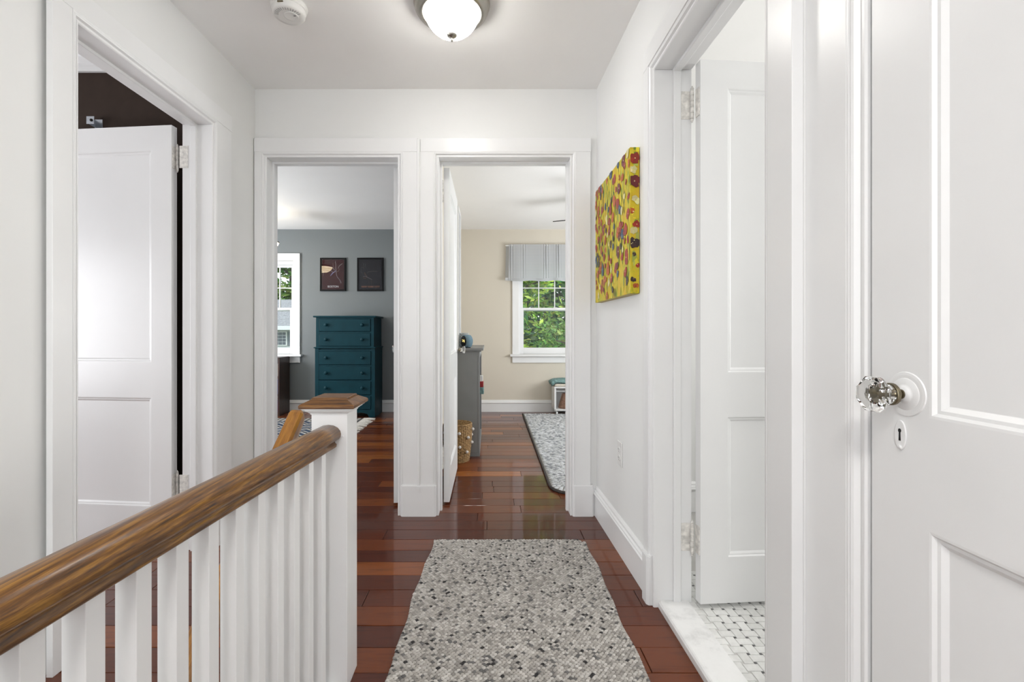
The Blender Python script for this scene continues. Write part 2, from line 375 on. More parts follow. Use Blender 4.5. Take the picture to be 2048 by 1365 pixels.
# ---------------------------------------------------------------- floors made of single planks
PW = .1163
def plank_floor(name, x0, x1, y0, y1, lab, seed, hole=None, lens=(.45, 1.25), zb=0):
    rnd = random.Random(seed)
    root = thing(name, lab, 'floor', ((x0+x1)/2, (y0+y1)/2, 0), kind='structure')
    def sub(x0, x1, y0, y1): m.box(x0, x1, y0, y1, -.09, -.0085)
    m = MB()
    if hole: sub(x0, hole[0], hole[2], y1) if hole[0] > x0+.02 else None; m.box(hole[1], x1, y0, y1, -.09, -.0085); m.box(x0, hole[1], hole[3], y1, -.09, -.0085)
    else: sub(x0, x1, y0, y1)
    m.build('subfloor', GAP, root)
    k0 = math.floor((y0-1.4475)/PW+.001)-1
    y = 1.4475+k0*PW
    while y < y1:
        a, b = max(y, y0), min(y+PW, y1)
        if b-a > .01:
            x = x0-rnd.uniform(0, .6)
            while x < x1:
                L = rnd.uniform(*lens); c, d = max(x, x0), min(x+L, x1)
                x += L
                if hole and b <= hole[3]+.03:
                    c = max(c, hole[1])
                if d-c > .03:
                    e = .0011; q = .0014
                    dz = rnd.uniform(-.0005, .0004)
                    mm = MB(); X0, X1, Y0, Y1 = c+e, d-e, a+e, b-e
                    mm.add([(X0, Y0, -.008), (X1, Y0, -.008), (X1, Y1, -.008), (X0, Y1, -.008), (X0, Y0, dz-q), (X1, Y0, dz-q), (X1, Y1, dz-q), (X0, Y1, dz-q),
                            (X0+q, Y0+q, dz), (X1-q, Y0+q, dz), (X1-q, Y1-q, dz), (X0+q, Y1-q, dz)],
                           [(0, 3, 2, 1), (0, 1, 5, 4), (1, 2, 6, 5), (2, 3, 7, 6), (3, 0, 4, 7), (4, 5, 9, 8), (5, 6, 10, 9), (6, 7, 11, 10), (7, 4, 8, 11), (8, 9, 10, 11)])
                    mm.build('plank', PLANK, root)
        y += PW
    return root
plank_floor('floor', -1.475, .665, -2.0, 2.727, 'glossy red hardwood hall floor of wide planks', 3, hole=(-1.357, -.60, -2.0, 1.412))
plank_floor('floor', -4.3, -.41, 2.727, 6.2, 'dark glossy hardwood floor of the blue grey bedroom', 5, lens=(.6, 1.5))
plank_floor('floor', -.41, 2.6, 2.727, 6.2, 'light glossy hardwood floor of the beige bedroom', 11, lens=(.45, 1.2))
plank_floor('floor', -4.3, -1.475, -.2, 2.45, 'hardwood floor of the dark brown room', 8, lens=(.9, 1.6))

# ---------------------------------------------------------------- trim helpers
def MP_back(s, v, z): return (s, BY0-v, z)
def MP_left(s, v, z): return (LX+v, s, z)
def MP_right(s, v, z): return (.640-v, s, z)
def MP_closet(s, v, z): return (.665-v, s, z)
BEAD = [(0, 0), (0, .010), (.003, .013), (.008, .013), (.010, .010), (.013, .011), (.017, .019), (.021, .021), (.024, .019), (.027, .0205), (.030, .0205), (.030, 0)]
BEADN = [(a*1.15, b) for a, b in BEAD]
def wedge(m, mp, s0, s1, v0, v1, z0, z1):
    P = [mp(s0, v0, z0), mp(s1, v0, z0), mp(s1, v1, z0), mp(s0, v1, z0), mp(s0, v0, z1), mp(s1, v0, z1), mp(s1, v1, z1), mp(s0, v1, z1)]
    m.add(P, [(0, 3, 2, 1), (4, 5, 6, 7), (0, 1, 5, 4), (1, 2, 6, 5), (2, 3, 7, 6), (3, 0, 4, 7)])
def casing(name, lab, mp, o, w0, w1, jd, head=True, stop_v=-.06, bead=BEAD, v=.02, plinth=True, headx=None, base=0):
    """o = (start, end) of opening; w0,w1 board widths each side; jd jamb depth"""
    root = thing(name, lab, 'door casing', mp((o[0]+o[1])/2, 0, 0), kind='structure')
    B = bead[-1][0]
    m = MB(); m.umold(o[0], o[1], base, DH, bead, mp); m.build('bead_moulding', TRIM, root)
    for (a, b) in ((o[0]-w0, o[0]-B), (o[1]+B, o[1]+w1)):
        if abs(b-a) > .004:
            m = MB(); wedge(m, mp, a, b, 0, v, base, DH+B); m.build('side_board', TRIM, root, bev=.0015)
    hx = headx or (o[0]-w0-.003, o[1]+w1+.003)
    m = MB(); wedge(m, mp, hx[0], hx[1], 0, v+.001, DH+B, DH+B+.078); m.build('head_board', TRIM, root, bev=.0015)
    t = .0
    for nm, args in (('jamb', (o[0]-.012, o[0], -jd, .001, base, DH)), ('jamb', (o[1], o[1]+.012, -jd, .001, base, DH)), ('head_jamb', (o[0], o[1], -jd, .001, DH, DH+.012))):
        m = MB(); wedge(m, mp, *args); m.build(nm, TRIM, root, bev=.001)
    m = MB()
    sp = [(0, stop_v), (.0, stop_v), (-.011, stop_v), (-.012, stop_v-.003), (-.012, stop_v-.026), (-.009, stop_v-.029), (0, stop_v-.029)]
    m.umold(o[0], o[1], base, DH, sp, mp); m.build('door_stop', TRIM, root)
    return root
casing('trim_2', 'white door casing round the left doorway at the hall end', MP_back, DOOR_L, .066, .112, .132, headx=(-1.342, -.410))
casing('trim_3', 'white door casing round the right doorway at the hall end', MP_back, DOOR_R, .108, .115, .132, headx=(-.392, .582))
casing('trim_4', 'white door casing round the doorway in the left wall', MP_left, LY, .10, .155, .132)
casing('trim_5', 'white door casing round the bathroom doorway', MP_right, RY, .115, .082, .132, v=.024, base=0)
casing('trim_6', 'white closet door casing beside the near edge', MP_closet, CY, .12, .143, .10, v=.021, stop_v=-.075, bead=BEADN)
# plinths and centre strip on the end wall
def plinth(m, x0, x1, y0, z1=.178):
    r = .012; pts = []
    for cx, a0 in ((x1-r, -90), (x0+r, 180)):
        pass
    poly = [(x0, BY0)]+[(x0+r-r*math.cos(R(a)), y0+r-r*math.sin(R(a))) for a in (0, 30, 60, 90)]+[(x1-r+r*math.sin(R(a)), y0+r-r*math.cos(R(a))) for a in (0, 30, 60, 90)]+[(x1, BY0)]
    m.prism(poly, 'z', 0, z1-.004)
    cx = (x0+x1)/2; poly2 = [(cx+(x-cx)*.97, BY0+(y-BY0)*.86) for x, y in poly]; m.prism(poly2, 'z', z1-.004, z1)
m = MB(); plinth(m, -.503, -.301, BY0-.030); struct(m.build('trim_7', TRIM), 'white rounded plinth between the two end doorways', 'plinth')
m = MB(); plinth(m, .476, .598, BY0-.030); struct(m.build('trim_8', TRIM), 'white rounded plinth right of the right end doorway', 'plinth')
m = MB()
pl = [(.614, 1.803), (.606, 1.813), (.605, 1.855), (.611, 1.874), (.64, 1.878), (.64, 1.803)]
m.prism(pl, 'z', 0, .185); m.prism([(x+.006 if x < .63 else x, y) for x, y in pl], 'z', .185, .190)
struct(m.build('trim_9', TRIM), 'white plinth at the foot of the far bathroom casing', 'plinth')
m = MB(); m.prism([(-.412, BY0), (-.412, BY0-.021), (-.409, BY0-.027), (-.396, BY0-.027), (-.393, BY0-.021), (-.393, BY0)], 'z', .178, 2.150)
m.box(-.412, -.393, BY0-.034, BY0-.02, .140, .160); m.box(-.410, -.395, BY0-.032, BY0-.02, .162, .172)
struct(m.build('trim_10', TRIM), 'thin white vertical strip between the end door casings', 'trim')
# baseboards
BP = [(0, 0), (.016, 0), (.016, .118), (.020, .121), (.024, .127), (.024, .133), (.019, .138), (.019, .143), (.012, .149), (.011, .158), (.005, .166), (0, .168)]
m = MB()
def xr(y): return .640+(.620-.640)*(y-1.79)/(BY0-1.79)
vs = []; n = len(BP)
for y in (1.878, BY0): vs += [(xr(y)-u, y, z) for u, z in BP]
m.add(vs, [tuple(range(n)), tuple(range(n, 2*n))]+[(i, (i+1) % n, (i+1) % n+n, i+n) for i in range(n)])
m.prism([(BY0-u, z) for u, z in BP], 'x', .598, .62)
struct(m.build('baseboard_right', TRIM), 'white moulded baseboard under the painting', 'baseboard')
m = MB(); m.prism([(LX+u, z) for u, z in BP], 'y', LY[1]+.155, BY0-.02)
struct(m.build('baseboard_left', TRIM), 'white baseboard between left door and hall corner', 'baseboard')
BP2 = [(u, z*.93) for u, z in BP]
m = MB(); m.prism([(6.2-u, z) for u, z in BP2], 'x', -4.3, -.41); struct(m.build('baseboard_back', TRIM), 'white baseboard in the blue grey bedroom', 'baseboard')
m = MB(); m.prism([(6.2-u, z) for u, z in BP2], 'x', -.372, 2.6); struct(m.build('baseboard_back', TRIM), 'white baseboard under the beige wall', 'baseboard')
m = MB(); m.prism([(BY0-u, z*1.1+.02) for u, z in BP2], 'x', .77, 2.6); struct(m.build('baseboard_back', TRIM), 'white bathroom baseboard behind the open door', 'baseboard')
# stairwell shell
m = MB(); m.box(-.60, -.56, -2.0, 1.412, -1.9, -.001); m.box(-1.357, -.60, 1.412, 1.45, -1.9, -.09)
struct(m.build('wall_stairwell', WALL), 'white stairwell sides below the railing', 'wall')
st = thing('staircase', 'staircase descending left of the white railing', 'stairs', (-.98, 1.41, 0))
for k in range(9):
    z = -.19*(k+1); y1 = 1.412-.25*k
    MB().box(-1.355, -.602, y1-.25-.025, y1, z-.03, z).build('tread', OAKX, st, bev=.004)
    MB().box(-1.355, -.602, y1-.012, y1-.0005, z, z+.157).build('riser', TRIM, st)

# ---------------------------------------------------------------- doors
def hinge(parent, x, y, z0, z1, leafs, r=.0062):
    """painted butt hinge: knuckle barrel at x,y; leafs = list of boxes"""
    m = MB(); H = z1-z0; n = 5
    for k in range(n): m.cyl((x, y, z0+H*k/n+.0006), r, H/n-.0014, seg=12)
    m.cyl((x, y, z0), r*.7, H, seg=8)
    for zz, s in ((z1, 1), (z0, -1)): m.sphere((x, y, zz+s*.004), r*.95, 10, 6); m.sphere((x, y, zz+s*.011), r*.55, 8, 5)
    for b in leafs: m.box(*b)
    return m.build('hinge', HINGE, parent, smooth=False)
def door_leaf(name, lab, w=.71, h=2.03, t=.035, knob=None, hinges=(), z=0.018, panels=((.205, .735), (.905, 1.93)), stile=.104, side=-1, knob_z=.935, inset=.013):
    """local: hinge edge at x=0, leaf towards +x, thickness y 0..t"""
    root = thing(name, lab, 'door', (0, 0, 0), kind='structure')
    m = MB()
    m.box(0, stile, 0, t, z, z+h); m.box(w-stile, w, 0, t, z, z+h)
    zs = [z]+[a for p in panels for a in p]+[z+h]
    for i in range(0, len(zs), 2): m.box(stile, w-stile, 0, t, zs[i], zs[i+1])
    for a, b in panels:
        for mp in ((lambda s, v, q: (s, v, q)), (lambda s, v, q: (s, t-v, q))):
            m.rectmold(stile, w-stile, a, b, [(0, 0), (.004, .0005), (.008, .005), (.013, .0055), (.020, .011), (.022, .0115)], mp)
    m.build('door_frame', TRIM, root)
    for a, b in panels: MB().box(stile+.012, w-stile-.012, .0112, t-.0112, a+.012, b-.012).build('panel', TRIM, root)
    if knob: glass_knob(root, w-.058, knob_z, t, knob)
    return root
def glass_knob(root, x, z, t, sides):
    for s in sides:
        y0, d = (0, -1) if s < 0 else (t, 1)
        f = lambda prof: [(r, h*d) for r, h in prof]
        MB().lathe(f([(0, .0), (.0265, 0), (.0265, .0012), (.024, .0028), (.016, .0036), (.0125, .0052), (.0115, .008), (.0, .008)]), (x, y0, z), 'y', 28).build('rose', TRIM, root, smooth=True)
        m = MB(); m.lathe(f([(.0075, .006), (.0075, .010), (.0055, .011), (.0055, .018), (.0085, .019), (.0085, .021)]), (x, y0, z), 'y', 16); m.lathe(f([(.0, .0205), (.0150, .0205), (.0175, .0225), (.0175, .0265), (.0165, .0275), (.0, .0275)]), (x, y0, z), 'y', 32)
        m.box(x-.0012, x+.0012, y0+d*.012-.002, y0+d*.012+.002, z-.012, z)
        m.build('knob_shank', BRASS, root, smooth=False)
        m = MB(); m.lathe(f([(.0, .0279), (.0155, .0279), (.0165, .031), (.0135, .0365), (.0155, .041), (.0265, .0445), (.0295, .050), (.0290, .056), (.024, .0615), (.0, .0640)]), (x, y0, z), 'y', 8, R(22.5))
        k = m.build('knob', CRYST, root); k['label'] = 'faceted clear glass knob'
        MB().lathe(f([(0, .0285), (.0038, .0285), (.0030, .040), (.0070, .0425), (.0, .0435)]), (x, y0, z), 'y', 8).build('knob_core', BRASS, root)
# left doorway leaf, opened into the dark brown room
d1 = door_leaf('door_1', 'open white two panel door in the left wall doorway', w=.72)
m = 0
hinge(d1, -.012, .022, 1.84, 1.95, [(-.004, .003, 0.003, .03, 1.842, 1.948)]); hinge(d1, -.012, .022, .255, .365, [(-.004, .003, .003, .03, .257, .363)])
d1.location = (-1.527, 2.258, 0); d1.rotation_euler = (0, 0, R(180-5.3))
# mirrored: thickness must go away from the viewer, so shift
d1.scale = (1, -1, 1)
m = MB()
for z in (1.842, .257): m.box(-1.490, -1.450, 2.2596, 2.2622, z, z+.106)
m.build('hinge_plate', HINGE, bpy.data.objects['trim_4'])
# bathroom leaf
d2 = door_leaf('door_2', 'open white two panel bathroom door', w=.70, z=.037, panels=((.205, .735), (.897, 1.965)))
hinge(d2, -.014, .034, 1.86, 1.97, [(-.004, .002, .004, .03, 1.862, 1.968)]); hinge(d2, -.014, .034, .215, .325, [(-.004, .002, .004, .03, .217, .323)])
d2.location = (.787, 1.747, 0); d2.rotation_euler = (0, 0, R(4.6))
m = MB()
for z in (1.862, .217): m.box(.715, .765, 1.788, 1.7905, z, z+.106)
m.build('hinge_plate', HINGE, bpy.data.objects['trim_5'])
# blue room leaf (right edge of left end doorway)
d3 = door_leaf('door_3', 'white door opened flat into the blue grey bedroom', w=.71, knob=(1, -1), knob_z=.93)
d3.location = (-.541, 2.842, 0); d3.rotation_euler = (0, 0, R(90+7))
# beige room leaf
d4 = door_leaf('door_4', 'white two panel door opened into the beige bedroom', w=.72, knob=(-1, 1), knob_z=.92)
hinge(d4, -.010, .040, 1.85, 1.96, []); hinge(d4, -.010, .040, .235, .345, [])
d4.location = (-.240, 2.850, 0); d4.rotation_euler = (0, 0, R(90))
# closet door, closed
d5 = door_leaf('door_5', 'closed white closet door with a clear glass knob', w=.722, z=.012, panels=((.21, .7535), (.922, 1.93)), knob=None)
MB().lathe([(.035, 0), (.034, -.0016), (.030, -.002), (0, -.002)], (.722-.066, 0, .953), 'y', 36).build('rose_base', TRIM, d5)
glass_knob(d5, .722-.066, .953, .035, (-1,))
m = MB()
def oval(cx, cz, rx, rz, n=24): return [(cx+rx*math.cos(2*math.pi*i/n), cz+rz*math.sin(2*math.pi*i/n)*(1+.0)) for i in range(n)]
m.prism(oval(.722-.0575, .887, .0105, .0235), 'y', -.0028, 0); e = m.build('keyhole_plate', TRIM, d5, bev=.001)
m = MB(); m.prism(oval(.722-.0575, .894, .0026, .0032, 14), 'y', -.0034, -.0026)
m.prism([(.722-.0587, .893), (.722-.0563, .893), (.722-.0557, .878), (.722-.0593, .878)], 'y', -.0033, -.0026); m.build('keyhole', HOLE, e)
m = MB(); m.sphere((.722-.058, -.0028, .868), .0035, 10, 6, (1, .5, 1)); m.build('screw', TRIM, e, smooth=True)
d5.location = (.655, .081, 0); d5.rotation_euler = (0, 0, R(90)); d5.scale = (1, -1, 1)
d5.location.x = .655
# ---------------------------------------------------------------- bathroom floor: threshold, basketweave mosaic
m = MB(); m.prism([(.645, 0), (.645, .020), (.650, .026), (.655, .028), (.757, .028), (.757, 0)], 'y', RY[0], RY[1])
tag(m.build('marble_threshold', MARBLE), 'white marble threshold in the bathroom doorway', 'threshold')
bf = thing('floor', 'white basketweave mosaic bathroom floor with small grey dots', 'floor', (1.4, 1.5, 0), kind='structure')
MB().box(.757, 2.6, .42, BY0, -.05, .0185).build('grout_bed', GROUT, bf)
P = .0405; A, B_ = P*.605, P*.395; g = .0009; ZT = .0205
def brickm(cx, cy, hx, hy, m=None):
    m = m or MB(); q = .0006
    m.add([(cx-hx, cy-hy, .0185), (cx+hx, cy-hy, .0185), (cx+hx, cy+hy, .0185), (cx-hx, cy+hy, .0185), (cx-hx+q, cy-hy+q, ZT), (cx+hx-q, cy-hy+q, ZT), (cx+hx-q, cy+hy-q, ZT), (cx-hx+q, cy+hy-q, ZT)],
          [(4, 5, 6, 7), (0, 1, 5, 4), (1, 2, 6, 5), (2, 3, 7, 6), (3, 0, 4, 7)]); return m
stuff = MB(); dstuff = MB(); src = {}
for j in range(-2, 36):
    for i in range(0, 45):
        cx, cy = .757+.012+i*P, .5+.01+(j+2)*P
        if cx > 2.58 or cy > 2.68: continue
        hz = (i+j) % 2 == 0
        hx, hy = (A, B_) if hz else (B_, A)
        near = cx < 1.16 and 1.30 < cy < 1.82
        ds = P*.105-g*.5
        if near:
            if cx-hx < .758: hx2 = (cx+hx-.758)/2; c2 = .758+hx2; brickm(c2, cy, hx2-g, hy-g).build('tile', TILE, bf); continue
            for key, args, mat, nm in (('h' if hz else 'v', (hx-g, hy-g), TILE, 'tile'), ('d', (P*.105-g*.3, P*.105-g*.3), DOT, 'dot_tile')):
                x, y = (cx, cy) if nm == 'tile' else (cx+P/2, cy+P/2)
                if key not in src:
                    me = brickm(0, 0, *args).build(nm, mat, bf); src[key] = me.data; me.location = (x-1.4, y-1.5, 0)
                    for v in me.data.vertices: v.co.x += 1.4; v.co.y += 1.5
                else:
                    o = bpy.data.objects.new(nm, src[key]); COL.objects.link(o); o.parent = bf; o.location = (x-1.4, y-1.5, 0)
        else:
            brickm(cx, cy, hx-g, hy-g, stuff); brickm(cx+P/2, cy+P/2, P*.105, P*.105, dstuff)
stuff.build('mosaic_tiles', TILE, bf, kind='stuff'); dstuff.build('mosaic_dots', DOT, bf, kind='stuff')

# ================================================================= RAILING
YAW = .068
def rx(y): return -.470-YAW*(1.374-y)
rail = thing('stair_railing', 'white stair railing with dark oak handrail and square newel post', 'railing', (-.47, 1.42, 0))
prof = [(-.020, 0), (.020, 0), (.0235, .003), (.0245, .010), (.0205, .014), (.0185, .019), (.022, .023), (.032, .026), (.0360, .032), (.0370, .040), (.0345, .050), (.027, .059), (.015, .065), (0, .067)]
full = prof+[(-a, b) for a, b in prof[-2:1:-1]]
m = MB(); n = len(full); vs = []
stations = [-.9, -.4, 0, .3, .6, .9, 1.15, 1.30, 1.374]
for y in stations:
    vs += [(rx(y)+a, y, .712+b) for a, b in full]
m.add(vs, [tuple(range(n)), tuple(range((len(stations)-1)*n, len(stations)*n))]+[(s*n+i, s*n+(i+1) % n, (s+1)*n+(i+1) % n, (s+1)*n+i) for s in range(len(stations)-1) for i in range(n)])
m.build('handrail', OAK, rail, smooth=True)
bal = None
for k in range(-7, 11):
    y = .513+.078*k; xc = rx(y+.015)-.001; w = .0155
    m = MB(); m.box(xc-w, xc+w, y, y+.031, .012, .714); m.build('baluster', TRIM, rail, bev=.0012)
m = MB(); vs = []
for y in (-.9, 1.374): vs += [(rx(y)-.03, y, 0), (rx(y)+.03, y, 0), (rx(y)+.03, y, .018), (rx(y)-.03, y, .018)]
m.add(vs, [(0, 1, 2, 3), (4, 5, 6, 7), (0, 1, 5, 4), (1, 2, 6, 5), (2, 3, 7, 6), (3, 0, 4, 7)]); m.build('base_rail', TRIM, rail)
NX0, NX1, NY0, NY1 = -.520, -.4155, 1.374, 1.478; cx, cy = (NX0+NX1)/2, (NY0+NY1)/2
MB().box(NX0, NX1, NY0, NY1, 0, .815).build('newel_post', TRIM, rail, bev=.0015)
def sq(m, prof):           # square-section 'lathe'
    vs = []; n = len(prof)
    for sx, sy in ((-1, -1), (1, -1), (1, 1), (-1, 1)): vs += [(cx+sx*r, cy+sy*r, z) for r, z in prof]
    m.add(vs, [(i*n+k, ((i+1) % 4)*n+k, ((i+1) % 4)*n+k+1, i*n+k+1) for i in range(4) for k in range(n-1)]+[tuple(i*n for i in range(4)), tuple(i*n+n-1 for i in range(4))])
    return m
sq(MB(), [(.0521, .809), (.0545, .8095), (.0550, .8125), (.0575, .814), (.0605, .817), (.0655, .8195), (.0665, .8225), (.0660, .8235), (.0715, .8245), (.0715, .829)]).build('newel_moulding', TRIM, rail)
sq(MB(), [(.078, .829), (.080, .831), (.080, .838), (.077, .841), (.056, .8515), (.0555, .8525), (.052, .8530), (.052, .8565), (.050, .8580)]).build('newel_cap', OAKX, rail)
m = MB(); m.sphere((NX1-.012, NY0, .745), .0028, 8, 5, (1, .4, 1)); m.build('screw_plug', TRIM, rail)
# second handrail going down the stairs
hr = thing('stair_handrail', 'golden oak handrail sloping down beside the newel post', 'handrail', (-.618, 1.47, .8))
m = MB(); ang = math.atan2(.19, .25); dirv = Vector((0, -math.cos(ang), -math.sin(ang))); up = Vector((0, -math.sin(ang), math.cos(ang)))
pr = [(-.019, -.03), (.019, -.03), (.0235, -.012), (.0235, .006), (.018, .016), (-.018, .016), (-.0235, .008), (-.0235, -.012)]
base = Vector((-.6180, 1.515, .790)); vs = []; n = len(pr)
for L, sc, dz in ((0, .82, 0), (.012, 1, 0), (1.9, 1, 0)): vs += [base+dirv*L+Vector((a*sc, 0, 0))+up*b*sc for a, b in pr]
m.add(vs, [tuple(range(n)), tuple(range(2*n, 3*n))]+[(s*n+i, s*n+(i+1) % n, (s+1)*n+(i+1) % n, (s+1)*n+i) for s in (0, 1) for i in range(n)])
m.build('rail', OAKG, hr)
m = MB(); q = base+dirv*.08; m.tube([q+Vector((0, 0, -.02)), q+Vector((.02, 0, -.04)), (-.545, q.y, q.z-.045), (NX0, q.y, q.z-.045)], .006); m.build('bracket', BRASS, hr)

# ================================================================= CEILING LAMP, DETECTOR, OUTLET
cl = thing('ceiling_light', 'round flush ceiling light with nickel rim and lit frosted bowl', 'ceiling light', (-.157, 1.99, HC))
MB().lathe([(.150, 0), (.160, -.006), (.1615, -.012), (.159, -.016), (.157, -.022), (.155, -.032), (.149, -.038), (.148, -.043), (.141, -.047), (.138, -.053), (.128, -.056), (.118, -.052), (.11, -.02)], (-.157, 1.99, HC), 'z', 64).build('rim', NICKEL, cl, smooth=True)
MB().lathe([(.1165, -.045), (.1165, -.052), (.113, -.065), (.104, -.084), (.090, -.104), (.071, -.121), (.048, -.132), (.024, -.138), (0, -.139)], (-.157, 1.99, HC), 'z', 64).build('glass_bowl', BOWL, cl, smooth=True)
MB().lathe([(.0, -.137), (.022, -.137), (.0225, -.142), (.015, -.149), (.007, -.152), (.005, -.157), (.006, -.162), (.0035, -.168), (0, -.169)], (-.157, 1.99, HC), 'z', 24).build('finial', NICKEL, cl, smooth=True)
sd = thing('smoke_detector', 'round white smoke detector on the ceiling left of the lamp', 'smoke detector', (-.856, 2.01, HC))
c = (-.856, 2.01, HC)
MB().lathe([(.074, 0), (.076, -.004), (.074, -.009), (.070, -.011), (.070, -.013), (.073, -.015), (.072, -.020), (.066, -.022)], c, 'z', 48).build('base_ring', PLAST, sd, smooth=True)
MB().lathe([(.066, -.014), (.068, -.024), (.066, -.040), (.062, -.046), (.045, -.0475), (.030, -.0475), (.0, -.0475)], c, 'z', 48).build('drum', PLAST, sd, smooth=True)
m = MB(); m.lathe([(.026, -.047), (.030, -.0475), (.030, -.051), (.027, -.052), (.020, -.050), (.010, -.049), (0, -.049)], (c[0]+.012, c[1]-.005, c[2]), 'z', 32); m.build('test_button', PLAST, sd, smooth=True)
m = MB()
for k in range(14):
    a = R(200+k*11); p = Vector((c[0]+math.cos(a)*.050, c[1]+math.sin(a)*.050, c[2]-.0478)); d = Vector((math.cos(a), math.sin(a), 0))*.008
    m.tube([p-d, p+d], .0009, 4)
m.build('vent_slots', GREYF, sd)
MB().box(c[0]-.020, c[0]+.004, c[1]-.0692, c[1]-.066, c[2]-.032, c[2]-.026).build('brass_label', BRASS, sd)
MB().box(c[0]+.024, c[0]+.034, c[1]-.012, c[1]-.009, c[2]-.0525, c[2]-.0515).build('sensor_slit', HOLE, sd)
ol = thing('wall_outlet', 'white duplex wall outlet low on the right wall', 'outlet', (.630, 2.25, .468))
m = MB(); x0 = xr(2.25); m.bbox(x0-.006, x0+.001, 2.213, 2.287, .410, .526, .003); m.build('cover_plate', OUTL, ol)
for z in (.448, .488):
    m = MB(); m.prism(oval(2.25, z, .016, .0145, 20), 'x', x0-.0085, x0-.005); s = m.build('socket', OUTL, ol)
    m = MB()
    for y in (2.244, 2.256): m.box(x0-.0088, x0-.008, y-.0012, y+.0012, z-.002, z+.006)
    m.box(x0-.0088, x0-.008, 2.248, 2.252, z-.010, z-.006); m.build('slot', HOLE, s)

# ================================================================= PAINTING
pt = thing('flower_painting', 'unframed yellow canvas painted with red poppies and blue flowers', 'painting', (.605, 2.3, 1.52))
X0, YN, YF, Z0, Z1 = .594, 1.978, 2.619, 1.214, 1.831
m = MB(); m.box(X0, .634, YN, YF, Z0, Z1)
cm = None
def canvasmat():
    m, t, b = new_mat('yellow green painted ground')
    n = noise(t, 9, 5, (1, 1.6, .8), rough=.7); r = ramp(t, n.outputs['Fac'], [(.30, (.12, .19, .008)), (.40, (.34, .36, .010)), (.48, (.60, .48, .008)), (.66, (.62, .38, .008)), (.8, (.64, .56, .05))])
    t.links.new(r.outputs[0], b.inputs['Base Color']); b.inputs['Roughness'].default_value = .5
    n2 = noise(t, 120, 3, (1, 1, .4)); bump(t, n2.outputs['Fac'], b, .6, .002); return m
m.build('canvas', canvasmat(), pt, bev=.002)
m = MB(); m.box(X0+.004, .633, YN+.02, YF-.02, Z0-.0015, Z0); m.build('stretcher_bar', CANV, pt)
rnd = random.Random(21)
C = dict(red=(.30, .022, .008), org=(.42, .085, .008), dred=(.14, .008, .010), brn=(.035, .014, .012), crm=(.68, .60, .28), blu=(.035, .065, .12), lyel=(.66, .54, .02), grn=(.14, .22, .012), dgrn=(.03, .06, .008), pale=(.38, .42, .06))
def jit(c): k = rnd.uniform(.78, 1.22); return tuple(max(0, min(1, x*k*rnd.uniform(.94, 1.06))) for x in c)
EPS = [0]
def blob(m, face, u, v, ru, rv, col, n=11, rough=.18):
    """face 'f': u=y, v=z on front; 's': u=x, v=z on the near side"""
    EPS[0] += .0000032; e = .0004+EPS[0]
    pts = []
    for i in range(n):
        a = 2*math.pi*i/n; k = 1+rnd.uniform(-rough, rough)
        uu, vv = u+ru*k*math.cos(a), v+rv*k*math.sin(a)
        if face == 'f': uu = min(max(uu, YN+.0005), YF-.0005)
        else: uu = min(max(uu, X0+.0005), .633)
        vv = min(max(vv, Z0+.001), Z1-.001)
        pts.append((X0-e, uu, vv) if face == 'f' else (uu, YN-e, vv))
    cc = (X0-e-.0003, u, v) if face == 'f' else (u, YN-e-.0003, v)
    m.col = col; m.add(pts+[cc], [(i, (i+1) % n, n) for i in range(n)])
def flower(m, face, u, v, r, kind):
    if kind in ('red', 'org', 'dred'):
        for k in range(4): a = rnd.uniform(0, 6.28); blob(m, face, u+math.cos(a)*r*.4, v+math.sin(a)*r*.4, r*.72, r*.72, jit(C[kind]), 9, .25)
        blob(m, face, u, v, r*.26, r*.30, jit(C['brn'] if rnd.random() < .55 else C['crm']), 7, .3)
    elif kind == 'crm':
        for k in range(4): a = rnd.uniform(0, 6.28); blob(m, face, u+math.cos(a)*r*.4, v+math.sin(a)*r*.4, r*.65, r*.7, jit(C['crm']), 9, .25)
        blob(m, face, u, v, r*.22, r*.25, jit(C['lyel']), 7)
    elif kind == 'brn':
        for k in range(5): a = rnd.uniform(0, 6.28); blob(m, face, u+math.cos(a)*r*.4, v+math.sin(a)*r*.45, r*.6, r*.6, jit(C['brn']), 9, .3)
        for k in range(4): blob(m, face, u+rnd.uniform(-r, r)*.5, v+rnd.uniform(-r, r)*.5, r*.12, r*.12, jit(C['crm']), 6)
    elif kind == 'blu':
        for k in range(4): a = rnd.uniform(0, 6.28); blob(m, face, u+math.cos(a)*r*.4, v+math.sin(a)*r*.5, r*.6, r*.75, jit(C['blu']), 9, .3)
        blob(m, face, u, v, r*.3, r*.35, jit((.22, .28, .34)), 7, .3)
strokes = MB()
for k in range(330):
    u, v = rnd.uniform(YN, YF), rnd.uniform(Z0, Z1); c = rnd.choice(['grn', 'grn', 'pale', 'lyel', 'lyel', 'dgrn', 'lyel', 'lyel', 'lyel'])
    blob(strokes, 'f', u, v, rnd.uniform(.003, .009), rnd.uniform(.012, .045), jit(C[c]), 7, .3)
for k in range(26): blob(strokes, 's', rnd.uniform(X0, .63), rnd.uniform(Z0, Z1), rnd.uniform(.004, .012), rnd.uniform(.01, .03), jit(C[rnd.choice(['grn', 'pale', 'lyel', 'lyel'])]), 8, .3)
strokes.build('leaf_strokes', PAINTC, pt, kind='stuff')
fl = MB(); kinds = ['red']*10+['org']*8+['dred']*2+['crm']*4+['brn']*3+['blu']*3
placed = []
